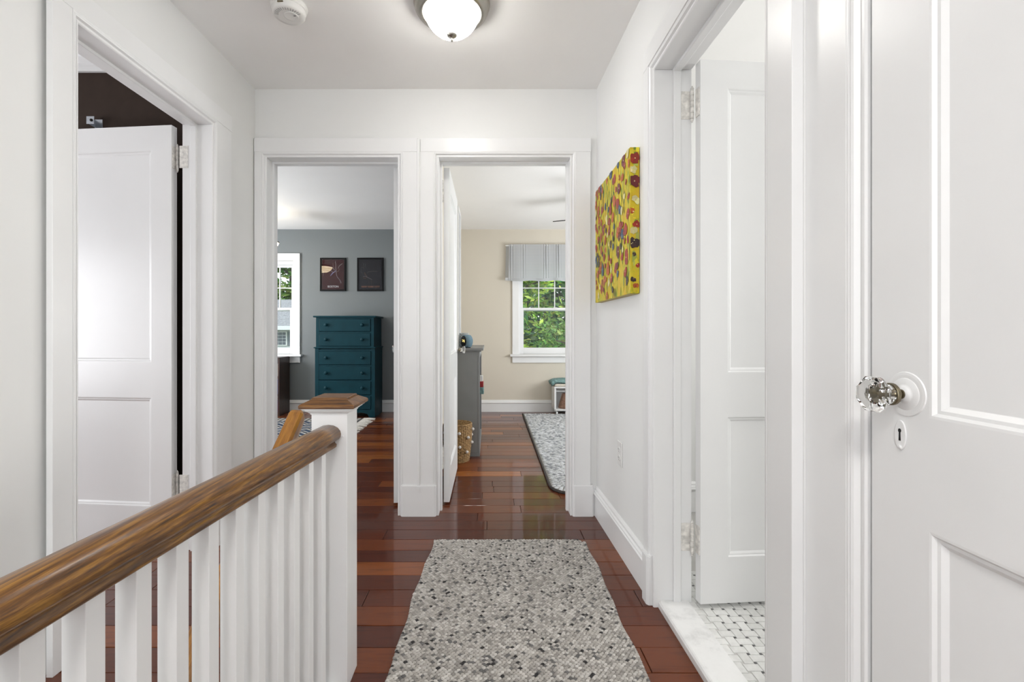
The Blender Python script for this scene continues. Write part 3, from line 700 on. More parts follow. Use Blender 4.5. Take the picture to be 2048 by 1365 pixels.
for k in range(900):
    if len(placed) > 105: break
    u, v = rnd.uniform(YN+.012, YF-.012), rnd.uniform(Z0+.012, Z1-.012); r = rnd.uniform(.013, .031)*(1.05 if v < 1.5 else .9)
    if any((u-a)**2+(v-b)**2 < (r+c)**2*.72 for a, b, c in placed): continue
    placed.append((u, v, r)); flower(fl, 'f', u, v, r, rnd.choice(kinds))
for v, r, kd, dx in ((1.783, .019, 'red', .008), (1.735, .014, 'crm', .0), (1.687, .020, 'dred', .006), (1.607, .017, 'crm', .012), (1.56, .013, 'org', .0), (1.505, .013, 'red', .016), (1.484, .015, 'crm', .0), (1.432, .022, 'brn', .003), (1.378, .007, 'brn', .004), (1.335, .009, 'red', .018), (1.275, .011, 'brn', .002), (1.245, .010, 'org', .012)):
    flower(fl, 's', X0+.012+dx, v, r*1.2, kd)
fl.build('painted_flowers', PAINTC, pt, kind='stuff')

# ================================================================= HALL RUG (woven nubs)
def rug_nubs(name, lab, x0f, x1f, y0, y1, pu, pv, z0, h, pal, wts, root, seg=6, near=None, tw=.62):
    rnd = random.Random(len(lab)); m = MB(); m.smooth = True
    j = 0; v = y0+pv/2
    while v < y1:
        a, b = x0f(v), x1f(v); nn = max(1, int((b-a)/pu)); off = .5 if j % 2 else 0
        for i in range(nn):
            u = a+(i+.25+off)*(b-a)/(nn+.25)
            kk = rnd.uniform(.85, 1.12); m.col = tuple(c*kk for c in rnd.choices(pal, wts)[0])
            rx_, ry_ = pu*tw*rnd.uniform(.85, 1.1), pv*.66*rnd.uniform(.85, 1.1); hh = h*rnd.uniform(.75, 1.15); an = rnd.uniform(-.35, .35)+.25
            ca, sa = math.cos(an), math.sin(an)
            cxx, cyy = u+rnd.uniform(-1, 1)*pu*.08, v+rnd.uniform(-1, 1)*pv*.08
            vs = [(cxx, cyy, z0+hh)]
            for q, (rr, zz) in enumerate(((.62, .78), (1.0, 0))):
                for k in range(seg):
                    t = 2*math.pi*k/seg; px, py = rr*rx_*math.cos(t), rr*ry_*math.sin(t); vs.append((cxx+px*ca-py*sa, cyy+px*sa+py*ca, z0+hh*zz))
            fs = [(0, 1+k, 1+(k+1) % seg) for k in range(seg)]+[(1+k, 1+seg+k, 1+seg+(k+1) % seg, 1+(k+1) % seg) for k in range(seg)]
            m.add(vs, fs)
        v += pv; j += 1
    return m.build(name, YARN, root, kind='stuff')
hrug = thing('runner_rug', 'light grey nubby woven wool rug on the hall floor', 'rug', (.1, 1.6, 0))
def wob(y, s): return .004*math.sin(y*9+s)+.003*math.sin(y*23+s*2)
L_ = lambda y: -.272-.035*min(1, max(0, (2.34-y)/.9))+wob(y, 0) + (.02 if y > 2.33 else 0)
R_ = lambda y: .476+wob(y, 2) - (.02 if y > 2.325 else 0)
m = MB(); N = 60; vs = []
for i in range(N+1):
    y = .55+(2.335-.55)*i/N; vs += [(L_(y)+.006, y, .0), (L_(y)+.006, y, .011), (R_(y)-.006, y, .011), (R_(y)-.006, y, .0)]
fs = []
for i in range(N):
    for a, b in ((0, 1), (1, 2), (2, 3), (3, 0)): fs.append((i*4+a, i*4+b, i*4+4+b, i*4+4+a))
m.add(vs, fs+[(0, 1, 2, 3), (N*4, N*4+1, N*4+2, N*4+3)]); m.build('rug_backing', plain('rug backing', (.20, .19, .17), .95), hrug)
PAL = [(.45, .425, .39), (.56, .535, .50), (.33, .31, .285), (.165, .16, .155), (.05, .048, .048)]
rug_nubs('yarn_loops', 'hall', L_, R_, .55, 2.345, .0140, .0086, .009, .0080, PAL, [42, 27, 20, 8.5, 2.5], hrug, tw=.66)
m = MB(); m.smooth = True
for f, s in ((L_, -1), (R_, 1)):
    y = .55
    while y < 2.34:
        kk = random.uniform(.8, 1.1); m.col = tuple(c*kk for c in random.choices(PAL, [40, 25, 20, 12, 3])[0])
        m.sphere((f(y)-s*.002, y, .008), .008, 7, 5, (.9, .85, .9)); y += .0115
x = L_(2.33)
while x < R_(2.33):
    kk = random.uniform(.8, 1.1); m.col = tuple(c*kk for c in random.choices(PAL, [40, 25, 20, 12, 3])[0]); m.sphere((x, 2.345+.006*(x), .0075), .0075, 7, 5, (1, .9, .9)); x += .0125
m.build('rug_edge', YARN, hrug, kind='stuff')
# beige bedroom rug
brug = thing('area_rug', 'large pale grey woven rug with dark edge in the beige bedroom', 'rug', (1.2, 4.5, 0))
def bl(y):
    r = .16
    return .412+.018*(y-3)/3+(r-math.sqrt(max(0, r*r-(r-(y-3.02))**2)) if y < 3.02+r else 0)
br_ = lambda y: 2.2
m = MB(); vs = []; N = 50; ys = [3.02+(5.98-3.02)*(i/N)**1.6 for i in range(N+1)]
for y in ys: vs += [(bl(y), y, 0), (bl(y), y, .012), (br_(y), y, .012), (br_(y), y, 0)]
m.add(vs, [(i*4+a, i*4+b, i*4+4+b, i*4+4+a) for i in range(N) for a, b in ((0, 1), (1, 2), (2, 3), (3, 0))]+[(0, 1, 2, 3), (N*4, N*4+1, N*4+2, N*4+3)])
m.build('rug_backing', MATS['rug backing'], brug)
rug_nubs('yarn_loops', 'beige', lambda y: bl(y)+.02, lambda y: 1.5, 3.03, 5.98, .030, .021, .010, .008, [(.46, .47, .47), (.58, .59, .60), (.30, .31, .32), (.20, .21, .22)], [45, 28, 20, 7], brug, seg=5)
path = [(bl(y), y, .009) for y in ys if True]; path = [(x, 3.02, .009) for x in (2.2, 1.2, .8, .62)]+path
MB().tube(path, .010, 6).build('dark_binding', plain('dark rug binding', (.05, .042, .038), .95, var=.5, nscale=90), brug)

# ================================================================= BLUE BEDROOM
def window(name, lab, w, lites, wc=.088, meet=1.345):
    x0, x1, z0, z1 = w['x0'], w['x1'], w['z0'], w['z1']; Y = 6.2
    root = thing(name, lab, 'window', ((x0+x1)/2, Y, z0), kind='structure')
    for a, b in ((x0-wc, x0), (x1, x1+wc)): MB().box(a, b, Y-.022, Y, z0, z1).build('side_casing', TRIM, root, bev=.002)
    MB().box(x0-wc, x1+wc, Y-.024, Y, z1, z1+.095).build('head_casing', TRIM, root, bev=.002)
    MB().box(x0-wc-.03, x1+wc+.03, Y-.065, Y+.03, z0-.028, z0).build('stool', TRIM, root, bev=.004)
    MB().box(x0-wc, x1+wc, Y-.020, Y, z0-.112, z0-.028).build('apron', TRIM, root, bev=.003)
    for a, b in ((x0, x0+.012), (x1-.012, x1)): MB().box(a, b, Y, Y+.12, z0, z1).build('jamb', TRIM, root)
    MB().box(x0, x1, Y, Y+.12, z1-.05, z1).build('head_jamb', TRIM, root, bev=.006)
    def sash(nm, a, b, c, d, y, st, br):
        m = MB(); m.box(a, a+st, y, y+.03, c, d); m.box(b-st, b, y, y+.03, c, d); m.box(a+st, b-st, y, y+.03, c, c+br); m.box(a+st, b-st, y, y+.03, d-.03, d)
        s = m.build(nm, TRIM, root, bev=.003)
        MB().box(a+st-.004, b-st+.004, y+.013, y+.017, c+br-.004, d-.026).build('pane', PANE, s)
        return s
    lo = sash('lower_sash', x0+.012, x1-.012, z0, meet+.03, Y+.03, .052, .085)
    up = sash('upper_sash', x0+.012, x1-.012, meet-.012, z1-.05, Y+.065, .045, .035)
    a, b = x0+.057, x1-.057; c, d = meet+.023, z1-.08
    for k in range(1, lites): x = a+(b-a)*k/lites; MB().box(x-.006, x+.006, Y+.068, Y+.092, c, d).build('muntin', TRIM, up)
    z = (c+d)/2-.0; MB().box(a, b, Y+.069, Y+.091, z-.006, z+.006).build('muntin', TRIM, up)
    m = MB(); m.box((a+b)/2-.025, (a+b)/2+.025, Y+.015, Y+.032, meet+.022, meet+.034); m.build('sash_lock', PLAST, lo)
    return root
window('window_1', 'white sash window in the blue grey bedroom', WL, 3)
window('window_2', 'white sash window under the grey valance', WR, 4)

def poster(name, lab, x0, x1, z0, z1, mat, lines, text, tcol, tsize, tilt):
    cx, cz = (x0+x1)/2, (z0+z1)/2; w, h = (x1-x0)/2, (z1-z0)/2
    root = thing(name, lab, 'framed map', (cx, 6.19, z1), group=None)
    root.location = (0, 0, 0)
    m = MB(); F = .022
    m.box(cx-w, cx-w+F, -.022, 0, cz-h, cz+h); m.box(cx+w-F, cx+w, -.022, 0, cz-h, cz+h); m.box(cx-w+F, cx+w-F, -.022, 0, cz+h-F, cz+h); m.box(cx-w+F, cx+w-F, -.022, 0, cz-h, cz-h+F)
    m.build('frame', BLACK, root, bev=.0015)
    MB().box(cx-w+F-.002, cx+w-F+.002, -.012, -.004, cz-h+F-.002, cz+h-F+.002).build('print', mat, root)
    m = MB()
    for pts, c, wd in lines:
        m.col = c
        for (a, b), (a2, b2) in zip(pts[:-1], pts[1:]):
            p = Vector((x0+a*(x1-x0), -.0124, z1-b*(z1-z0))); q = Vector((x0+a2*(x1-x0), -.0124, z1-b2*(z1-z0)))
            d = (q-p).normalized(); nn = Vector((-d.z, 0, d.x))*wd
            m.add([p+nn, q+nn, q-nn, p-nn], [(0, 1, 2, 3)])
    m.build('route_lines', PRINT, root)
    cu = bpy.data.curves.new(text, 'FONT'); cu.body = text; cu.size = tsize; cu.align_x = 'CENTER'; cu.offset = .0004
    to = bpy.data.objects.new('tmp', cu); COL.objects.link(to); dg = bpy.context.evaluated_depsgraph_get(); me = bpy.data.meshes.new_from_object(to.evaluated_get(dg)); bpy.data.objects.remove(to)
    me.transform(Matrix.Translation((cx+.002, -.0126, z1-(z1-z0)*.89)) @ Matrix.Rotation(R(90), 4, 'X')); me.materials.clear(); me.materials.append(plain('ink '+text, tcol, .5, bmp=0))
    o = bpy.data.objects.new('lettering', me); COL.objects.link(o); o.parent = root
    MB().box(cx-w+F-.002, cx+w-F+.002, -.0185, -.0165, cz-h+F-.002, cz+h-F+.002).build('glazing', GLAZE, root)
    root.location = (0, 6.2-.0, 0)
    if tilt:
        # hangs on its top edge, bottom pushed slightly off the wall
        piv = Vector((cx, 0, z1)); M = Matrix.Translation(piv) @ Matrix.Rotation(R(tilt), 4, 'X') @ Matrix.Translation(-piv)
        for ch in root.children: ch.data.transform(M)
    return root
W1, W2, W3 = (.55, .5, .5), (.20, .20, .42), (.30, .14, .10)
poster('transit_map', 'black framed maroon city map print reading BOSTON', -2.225, -1.885, 1.592, 2.030, MAROON, [
    ([(.18, .27), (.34, .28), (.48, .29), (.56, .37)], W1, .0014), ([(.10, .41), (.34, .41)], W1, .0011), ([(.12, .41), (.12, .55)], (.3, .25, .25), .001), ([(.18, .36), (.38, .35), (.50, .44), (.60, .42)], W1, .0011),
    ([(.60, .10), (.58, .14), (.61, .18), (.60, .30), (.62, .38)], W1, .0014), ([(.50, .15), (.50, .25), (.54, .30)], (.35, .25, .22), .001),
    ([(.86, .17), (.74, .24), (.70, .32)], W1, .0013), ([(.40, .54), (.48, .47), (.61, .38)], (.38, .38, .75), .0018), ([(.42, .50), (.52, .42)], (.3, .3, .6), .0012), ([(.62, .38), (.63, .50), (.66, .57), (.78, .68), (.82, .76)], (.45, .40, .50), .0013), ([(.62, .42), (.72, .40), (.74, .33)], (.4, .28, .26), .001), ([(.78, .68), (.79, .78)], (.4, .28, .26), .001)],
    'BOSTON', (.66, .65, .70), .036, -.75)
poster('transit_map', 'black framed slate city map print reading NEW YORK CITY', -1.737, -1.390, 1.592, 2.032, SLATE, [
    ([(.24, .16), (.25, .34)], (.13, .12, .14), .001), ([(.33, .16), (.30, .26), (.34, .30)], (.13, .12, .14), .001), ([(.15, .33), (.15, .45), (.22, .46)], (.13, .12, .14), .001), ([(.14, .29), (.24, .29)], (.13, .12, .14), .001),
    ([(.38, .47), (.41, .42), (.62, .40), (.78, .41)], (.17, .12, .13), .0013), ([(.38, .55), (.30, .50), (.28, .44)], W3, .0012), ([(.22, .56), (.32, .55), (.42, .60), (.56, .65)], (.35, .28, .3), .0013), ([(.22, .60), (.32, .62), (.36, .56)], W3, .001), ([(.44, .68), (.44, .78)], (.14, .07, .07), .001), ([(.54, .66), (.54, .78)], (.14, .07, .07), .001)],
    'NEW YORK CITY', (.34, .12, .07), .031, 0)

# chest of drawers
ch = thing('chest_of_drawers', 'tall teal painted chest with six drawers and round knobs', 'chest of drawers', (-1.775, 5.98, 0))
CX0, CX1, CF, CB = -2.142, -1.405, 5.78, 6.175
m = MB(); m.box(CX0, CX1, CF+.018, CB, .09, .857); m.box(CX0+.012, CX1-.012, CF+.018, CB, .857, 1.232); m.build('carcass', TEAL, ch)
# face frame stiles
m = MB()
for a, b, c, d in ((CX0, CX0+.045, .09, .857), (CX1-.045, CX1, .09, .857), (CX0+.012, CX0+.05, .865, 1.232), (CX1-.05, CX1-.012, .865, 1.232)): m.box(a, b, CF, CF+.02, c, d)
for z in (.09, .270, .452, .638, .828, .869, 1.048, 1.224): m.box(CX0+.04, CX1-.04, CF+.001, CF+.02, z-.010, z+.008)
m.build('face_frame', TEAL, ch)
MB().bbox(CX0-.018, CX1+.018, CF-.022, CB, 1.232, 1.253, .005).build('top', TEAL, ch)
MB().bbox(CX0-.014, CX1+.014, CF-.016, CB, .852, .868, .005).build('waist_moulding', TEAL, ch)
for zc, hh, ins in ((.182, .160, .045), (.362, .158, .045), (.546, .160, .045), (.733, .162, .045), (.958, .156, .05), (1.137, .150, .05)):
    m = MB(); a, b = CX0+ins+.004, CX1-ins-.004; z0, z1 = zc-hh/2, zc+hh/2
    m.box(a, b, CF-.006, CF+.014, z0, z1); d = m.build('drawer', TEAL, ch, bev=.004)
    for x in (-2.003, -1.556):
        m = MB(); m.lathe([(.009, -.006), (.009, -.014), (.018, -.020), (.021, -.027), (.018, -.034), (.008, -.038), (0, -.038)], (x, CF, zc+.004), 'y', 20); m.build('knob', TEAL, d, smooth=True)
# scalloped bracket base
m = MB(); pts = [(CX0, .09), (CX0, 0), (CX0+.07, 0)]
for i in range(13): u = i/12; pts.append((CX0+.09+(CX1-CX0-.18)*u, .040+.022*abs(math.sin(u*math.pi*3))))
pts += [(CX1-.07, 0), (CX1, 0), (CX1, .09)]
m.prism(pts, 'y', CF-.002, CF+.018); m.box(CX0, CX0+.018, CF+.02, CB, 0, .09); m.box(CX1-.018, CX1, CF+.02, CB, 0, .09); m.build('bracket_base', TEAL, ch)

# bookcase with books
bc = thing('bookcase', 'low dark walnut bookcase under the bedroom window', 'bookcase', (-3.05, 6.0, 0))
bx0, bx1, by0, by1 = -3.45, -2.62, 5.87, 6.17
MB().box(bx1-.02, bx1, by0, by1, 0, .718).build('side_panel', WALNUT, bc, bev=.001); MB().box(bx0, bx0+.02, by0, by1, 0, .718).build('side_panel', WALNUT, bc, bev=.001)
MB().box(bx0-.004, bx1+.004, by0-.006, by1, .718, .736).build('top', WALNUT, bc, bev=.002)
for z in (.05, .275, .50): MB().box(bx0+.02, bx1-.02, by0+.004, by1, z-.018, z).build('shelf', WALNUT, bc)
MB().box(bx0+.02, bx1-.02, by1-.008, by1-.001, .03, .718).build('back', WALNUT, bc)
bcols = [((.45, .40, .33), 'cream'), ((.03, .05, .16), 'navy'), ((.06, .10, .28), 'blue'), ((.10, .03, .14), 'purple'), ((.20, .02, .03), 'dark red'), ((.012, .012, .016), 'black'), ((.12, .16, .38), 'pale blue')]
bm_ = [plain('book cloth %s' % n, c, .55, bmp=.1) for c, n in bcols]
PAPER = plain('paper', (.62, .58, .50), .9)
rnd = random.Random(4); order = ['top', 'middle', 'bottom']
posn = ['against the side panel', 'second from the side panel', 'third from the side panel', 'fourth from the side panel', 'fifth from the side panel']
for si, z in enumerate((.50, .275, .05)):
    x = bx1-.022; seq = [[0, 1, 5, 3, 4], [2, 6, 1, 4, 5], [3, 4, 2, 0, 1]][si]
    for k in range(5):
        w = rnd.uniform(.020, .034); h = rnd.uniform(.150, .19); dd = rnd.uniform(.14, .18); ci = seq[k]
        b = thing('book', '%s book on the %s bookcase shelf, %s' % (bcols[ci][1], order[si], posn[k]), 'book', (x-w/2, by0+.02+dd/2, z), group='books in the walnut bookcase')
        y0 = by0+.02
        m = MB(); m.box(x-w, x-w+.002, y0, y0+dd, z, z+h); m.box(x-.002, x, y0, y0+dd, z, z+h); m.box(x-w, x, y0-.002, y0+.001, z, z+h); m.build('cover', bm_[ci], b)
        MB().box(x-w+.002, x-.002, y0+.001, y0+dd-.004, z+.003, z+h-.003).build('pages', PAPER, b)
        x -= w+.0012
# kilim with fringe
kl = thing('kilim_rug', 'navy and cream patterned flatweave rug with white fringe', 'rug', (-2.4, 4.8, 0))
def kilim():
    m, t, b = new_mat('kilim pattern')
    tc = t.nodes.new('ShaderNodeTexCoord'); mp = t.nodes.new('ShaderNodeMapping'); mp.inputs['Scale'].default_value = (4.5, 6, 1); t.links.new(tc.outputs['Object'], mp.inputs[0])
    sx = t.nodes.new('ShaderNodeSeparateXYZ'); t.links.new(mp.outputs[0], sx.inputs[0])
    def M(op, a, b_=None):
        n = node(t, 'ShaderNodeMath', operation=op)
        for i, q in enumerate((a, b_)):
            if q is None: continue
            if isinstance(q, (int, float)): n.inputs[i].default_value = q
            else: t.links.new(q, n.inputs[i])
        return n.outputs[0]
    zig = M('PINGPONG', sx.outputs['X'], .5); s = M('ADD', sx.outputs['Y'], M('MULTIPLY', zig, 1.2)); fr = M('FRACT', s)
    r = ramp(t, fr, [(0, (.015, .035, .075)), (.40, (.020, .05, .11)), (.42, (.52, .50, .46)), (.60, (.50, .49, .46)), (.62, (.012, .016, .028)), (.82, (.05, .10, .15)), (.84, (.45, .44, .42))]); r.color_ramp.interpolation = 'CONSTANT'
    st = M('FRACT', M('MULTIPLY', sx.outputs['X'], 3.6)); r2 = ramp(t, st, [(0, (.10, .10, .10)), (.25, (.40, .38, .35)), (.7, (.30, .29, .27)), (.85, (.02, .02, .025))]); r2.color_ramp.interpolation = 'CONSTANT'
    side = M('GREATER_THAN', sx.outputs['X'], 2.76)
    sel = M('MAXIMUM', M('GREATER_THAN', sx.outputs['Y'], 4.2), side)
    mx = node(t, 'ShaderNodeMix', data_type='RGBA'); t.links.new(sel, mx.inputs[0]); t.links.new(r.outputs[0], mx.inputs[6]); t.links.new(r2.outputs[0], mx.inputs[7])
    t.links.new(mx.outputs[2], b.inputs['Base Color']); b.inputs['Roughness'].default_value = .95
    n = noise(t, 160, 2, (1, 4, 1)); bump(t, n.outputs['Fac'], b, .6, .002); return m
MB().box(-3.6, -1.50, 3.5, 5.70, 0, .007).build('rug_body', kilim(), kl)
m = MB(); rnd = random.Random(9); y = 3.5
FR = plain('fringe cotton', (.60, .57, .52), .95, var=.2, nscale=60)
while y < 5.70:
    a = rnd.uniform(-.012, .012); L = rnd.uniform(.11, .15)
    m.tube([(-1.51, y, .008), (-1.51+L*.5, y+a, .010), (-1.51+L, y+a*2.4, .003)], [.0055, .006, .0035], 5); y += .0135
m.build('fringe', FR, kl, kind='stuff')
# pendant bowl lamp in the blue bedroom
pl_ = thing('bedroom_ceiling_light', 'lit glass bowl lamp glimpsed at the left doorway edge', 'ceiling light', (-2.50, 5.27, RC))
MB().lathe([(.06, 0), (.062, -.01), (.05, -.03), (.012, -.04), (.010, -.30), (.0, -.30)], (-2.50, 5.27, RC), 'z', 24).build('stem', DARKM, pl_, smooth=True)
MB().lathe([(.128, -.335), (.134, -.340), (.134, -.350), (.128, -.352)], (-2.50, 5.27, RC), 'z', 40).build('rim', DARKM, pl_, smooth=True)
MB().lathe([(0, -.33), (.126, -.338), (.130, -.350), (.120, -.375), (.095, -.405), (.055, -.428), (0, -.438)], (-2.50, 5.27, RC), 'z', 40).build('glass_bowl', BOWLW, pl_, smooth=True)
# bracket on the brown wall
br = thing('curtain_rod_bracket', 'small zinc bracket on the dark brown wall above the left door', 'bracket', (-2.03, 2.45, 2.135))
m = MB(); m.box(-2.055, -2.015, 2.4475, 2.4505, 2.115, 2.16); m.box(-2.055, -2.0525, 2.405, 2.449, 2.118, 2.157); m.box(-2.062, -2.022, 2.404, 2.4065, 2.118, 2.157); m.build('plate', STEEL, br, bev=.0006)
m = MB(); m.lathe([(.007, 0), (.007, -.003), (.003, -.004), (0, -.004)], (-2.036, 2.404, 2.137), 'y', 12); m.build('screw', DARKM, br)

# ================================================================= BEIGE BEDROOM
gb = thing('grey_bookcase', 'grey painted bookcase against the partition behind the open door', 'bookcase', (-.22, 4.4, 0))
gx0, gx1, gy0, gy1 = -.368, -.078, 3.97, 4.86
MB().box(gx0, gx1-.018, gy0, gy0+.022, .03, .885).build('side_panel', GREYF, gb, bev=.002); MB().box(gx0, gx1-.018, gy1-.022, gy1, .03, .885).build('side_panel', GREYF, gb, bev=.002)
m = MB(); m.box(gx1-.018, gx1, gy0-.002, gy0+.045, 0, .885); m.box(gx1-.018, gx1, gy1-.045, gy1+.002, 0, .885); m.box(gx1-.018, gx1, gy0+.045, gy1-.045, .835, .885); m.box(gx1-.018, gx1, gy0+.045, gy1-.045, 0, .06); m.build('face_frame', GREYF, gb, bev=.002)
m = MB(); m.box(gx0, gx1-.0, gy0-.004, gy0+.0, .0, .03); m.build('base_board', GREYF, gb)
m = MB(); m.box(gx0, gx1+.012, gy0-.010, gy1+.01, .885, .895); m.box(gx0, gx1+.030, gy0-.022, gy1+.022, .895, .917); m.build('top', GREYF, gb, bev=.003)
for z in (.08, .29, .50, .70): MB().box(gx0+.006, gx1-.018, gy0+.022, gy1-.022, z-.018, z).build('shelf', GREYF, gb)
MB().box(gx0, gx0+.006, gy0+.022, gy1-.022, .05, .88).build('back', GREYF, gb)
# toys sticking out of shelf
tag(MB().bbox(-.16, -.046, 4.16, 4.28, .501, .560, .004).build('toy_box', TEALF), 'pale teal box at the bottom of the stack poking from the grey bookcase', 'box')
tag(MB().bbox(-.17, -.050, 4.17, 4.27, .561, .610, .003).build('picture_book', RED), 'red book between two boxes poking from the grey bookcase', 'book')
tag(MB().bbox(-.16, -.055, 4.18, 4.26, .611, .662, .004).build('toy_box', PLAST), 'small white box on top of the red book in the grey bookcase', 'box')
# hutch
hu = thing('shelf_hutch', 'narrow tall white shelf unit standing on the grey bookcase', 'shelf', (-.31, 4.15, .917))
hx0, hx1, hy0, hy1, hz = -.370, -.258, 3.985, 4.33, 2.125
for y in (hy0, hy1-.018): MB().box(hx0, hx1, y, y+.018, .917, hz-.018).build('side_panel', TRIM, hu, bev=.001)
MB().box(hx0, hx1, hy0, hy1, hz-.018, hz).build('top', TRIM, hu, bev=.001)
MB().box(hx0, hx0+.006, hy0+.018, hy1-.018, .917, hz-.018).build('back', TRIM, hu)
m = MB(); m.box(hx1-.018, hx1, hy0+.018, hy0+.05, .917, hz-.018); m.box(hx1-.018, hx1, hy1-.05, hy1-.018, .917, hz-.018); m.build('face_frame', TRIM, hu)
for z in (.935, 1.24, 1.53, 1.82): MB().box(hx0+.006, hx1-.02, hy0+.018, hy1-.018, z-.015, z).build('shelf', TRIM, hu)
# clock speaker and bead jar
ck = thing('alarm_clock', 'round blue grey fabric alarm clock on the grey bookcase', 'clock', (-.19, 3.985, .917))
M_ = Matrix.Translation((-.190, 4.010, .917+.056)) @ Matrix.Rotation(R(-58), 4, 'Z')
m = MB(); m.M = M_; m.lathe([(.0, .034), (.046, .034), (.054, .028), (.056, 0), (.054, -.028), (.048, -.031)], (0, 0, 0), 'y', 36); m.build('fabric_body', FABB, ck, smooth=True)
m = MB(); m.M = M_; m.lathe([(.048, -.030), (.046, -.0325), (0, -.033)], (0, 0, 0), 'y', 36); f = m.build('clock_face', BLACK, ck, smooth=False)
m = MB(); m.M = M_
for dx, dz, w, h in ((-.015, .012, .012, .003), (-.015, -.002, .012, .003), (-.005, .005, .003, .012), (.010, .012, .012, .003), (.010, 0, .003, .014), (.018, 0, .003, .018)): m.box(dx-w/2, dx+w/2, -.0336, -.0331, dz-h/2, dz+h/2)
m.build('digits', LED, f)
m = MB(); m.M = M_; m.box(-.03, .03, -.02, .02, -.056, -.050); m.build('foot', BLACK, ck)
bj = thing('beaded_vase', 'pale grey beaded round vase behind the alarm clock', 'vase', (-.225, 4.12, .917))
m = MB(); vx, vy = -.218, 4.10
m.lathe([(0, .0), (.030, 0), (.045, .02), (.050, .06), (.046, .10), (.032, .125), (.026, .128), (.024, .12), (.0, .11)], (vx, vy, .917), 'z', 24); m.build('body', CLAY, bj, smooth=True)
m = MB()
for j in range(9):
    z = .012+j*.0135; r = .048*math.sqrt(max(.25, 1-((z-.062)/.085)**2))+.002
    for i in range(20): a = 2*math.pi*(i+.5*(j % 2))/20; m.sphere((vx+r*math.cos(a), vy+r*math.sin(a), .917+z), .0062, 6, 4)
m.build('beads', CLAY, bj, smooth=True, kind='stuff')
# wicker basket with pompoms
wb_ = thing('wicker_basket', 'woven seagrass basket with white pompoms on the floor', 'basket', (-.275, 3.845, 0))
m = MB(); bx, by = -.262, 3.850; H = .305
def br(z): return .096+.018*math.sin(min(1, z/H)*math.pi*.62)+.006*z/H
NR = 26
for j in range(NR):
    z = .006+j*(H-.012)/(NR-1)
    for i in range(40):
        a0 = 2*math.pi*i/40; a1 = a0+2*math.pi/40; k = 1 if (i+j) % 2 else -1
        am = (a0+a1)/2; r = br(z)+k*.0022
        m.add([(bx+(r+dr)*math.cos(t), by+(r+dr)*math.sin(t), z+dz) for t, dr in ((a0, -k*.002), (am, 0), (a1, -k*.002)) for dz in (-.006, .006)]+[(bx+(r+.005)*math.cos(am), by+(r+.005)*math.sin(am), z)],
              [(0, 2, 6), (2, 4, 6), (4, 5, 6), (5, 3, 6), (3, 1, 6), (1, 0, 6)])
m.build('weave', WICK, wb_, kind='stuff')
MB().lathe([(0, .004), (.094, .004), (.096, .02), (.1085, .15), (.1105, .24), (.107, H-.004), (.101, H-.004), (.103, .24), (.10, .15), (.088, .02), (0, .014)], (bx, by, 0), 'z', 32).build('basket_wall', WICK, wb_, smooth=True)
m = MB(); n = 46; rr = br(H)-.001
m.tube([(bx+rr*math.cos(2*math.pi*i/n), by+rr*math.sin(2*math.pi*i/n), H-.003+.002*(i % 2)) for i in range(n+1)], .006, 8); m.build('rim', WICK, wb_, smooth=True)
for a, z in ((-78, .245), (-42, .205), (-76, .135), (-44, .088), (-8, .26), (-12, .155), (-115, .20), (-112, .09), (-150, .24), (-150, .13), (25, .2)):
    r = br(z)+.012; m = MB(); m.sphere((bx+r*math.cos(R(a)), by+r*math.sin(R(a)), z), .0125, 10, 7); m.build('pompom', POM, wb_, smooth=True)
# valance
vl = thing('window_valance', 'sheer pale grey gathered valance over the beige room window', 'curtain', (.88, 6.12, 2.19))
m = MB(); nx, nz = 260, 10; vx0, vx1 = .212, 1.53; vs = []
for j in range(nz+1):
    t = j/nz; z = 2.200-.475*t-(.006*math.sin(0) if 0 else 0)
    for i in range(nx+1):
        u = i/nx; x = vx0+(vx1-vx0)*u
        g_ = math.exp(-((x-.74)/.035)**2)+math.exp(-((x-.90)/.03)**2)+math.exp(-((x-.28)/.03)**2)+.5*math.exp(-((x-.45)/.03)**2)+math.exp(-((x-1.2)/.03)**2)
        y = 6.135+.006*math.sin(x*26+1.2*math.sin(x*7))*(.4+.6*t)+.014*g_*math.sin(x*190)*(1-.6*t)-.02*t
        if u < .03: y += (1-u/.03)*.05
        zz = z-(.006*math.sin(x*20)*t)
        vs.append((x+(.012*(1-t) if u < .04 else 0), y, zz))
m.add(vs, [(j*(nx+1)+i, j*(nx+1)+i+1, (j+1)*(nx+1)+i+1, (j+1)*(nx+1)+i) for j in range(nz) for i in range(nx)]); m.build('cloth', CLOTH, vl, smooth=True)
m = MB(); vs = []
for j in (0, 1):
    for i in range(nx+1):
        p = Vector((vx0+(vx1-vx0)*i/nx, 0, 0)); x = p.x; vs.append((x, 6.135+.010*math.sin(x*26+1.2*math.sin(x*7))-.0225, (1.756 if j == 0 else 1.718)-.006*math.sin(x*20)))
m.add(vs, [(i, i+1, nx+2+i, nx+1+i) for i in range(nx)]); m.build('ruffle_hem', CLOTH, vl, smooth=True)
MB().cyl((.215, 6.145, 2.185), .008, 1.31, 'x').build('rod', PLAST, vl)
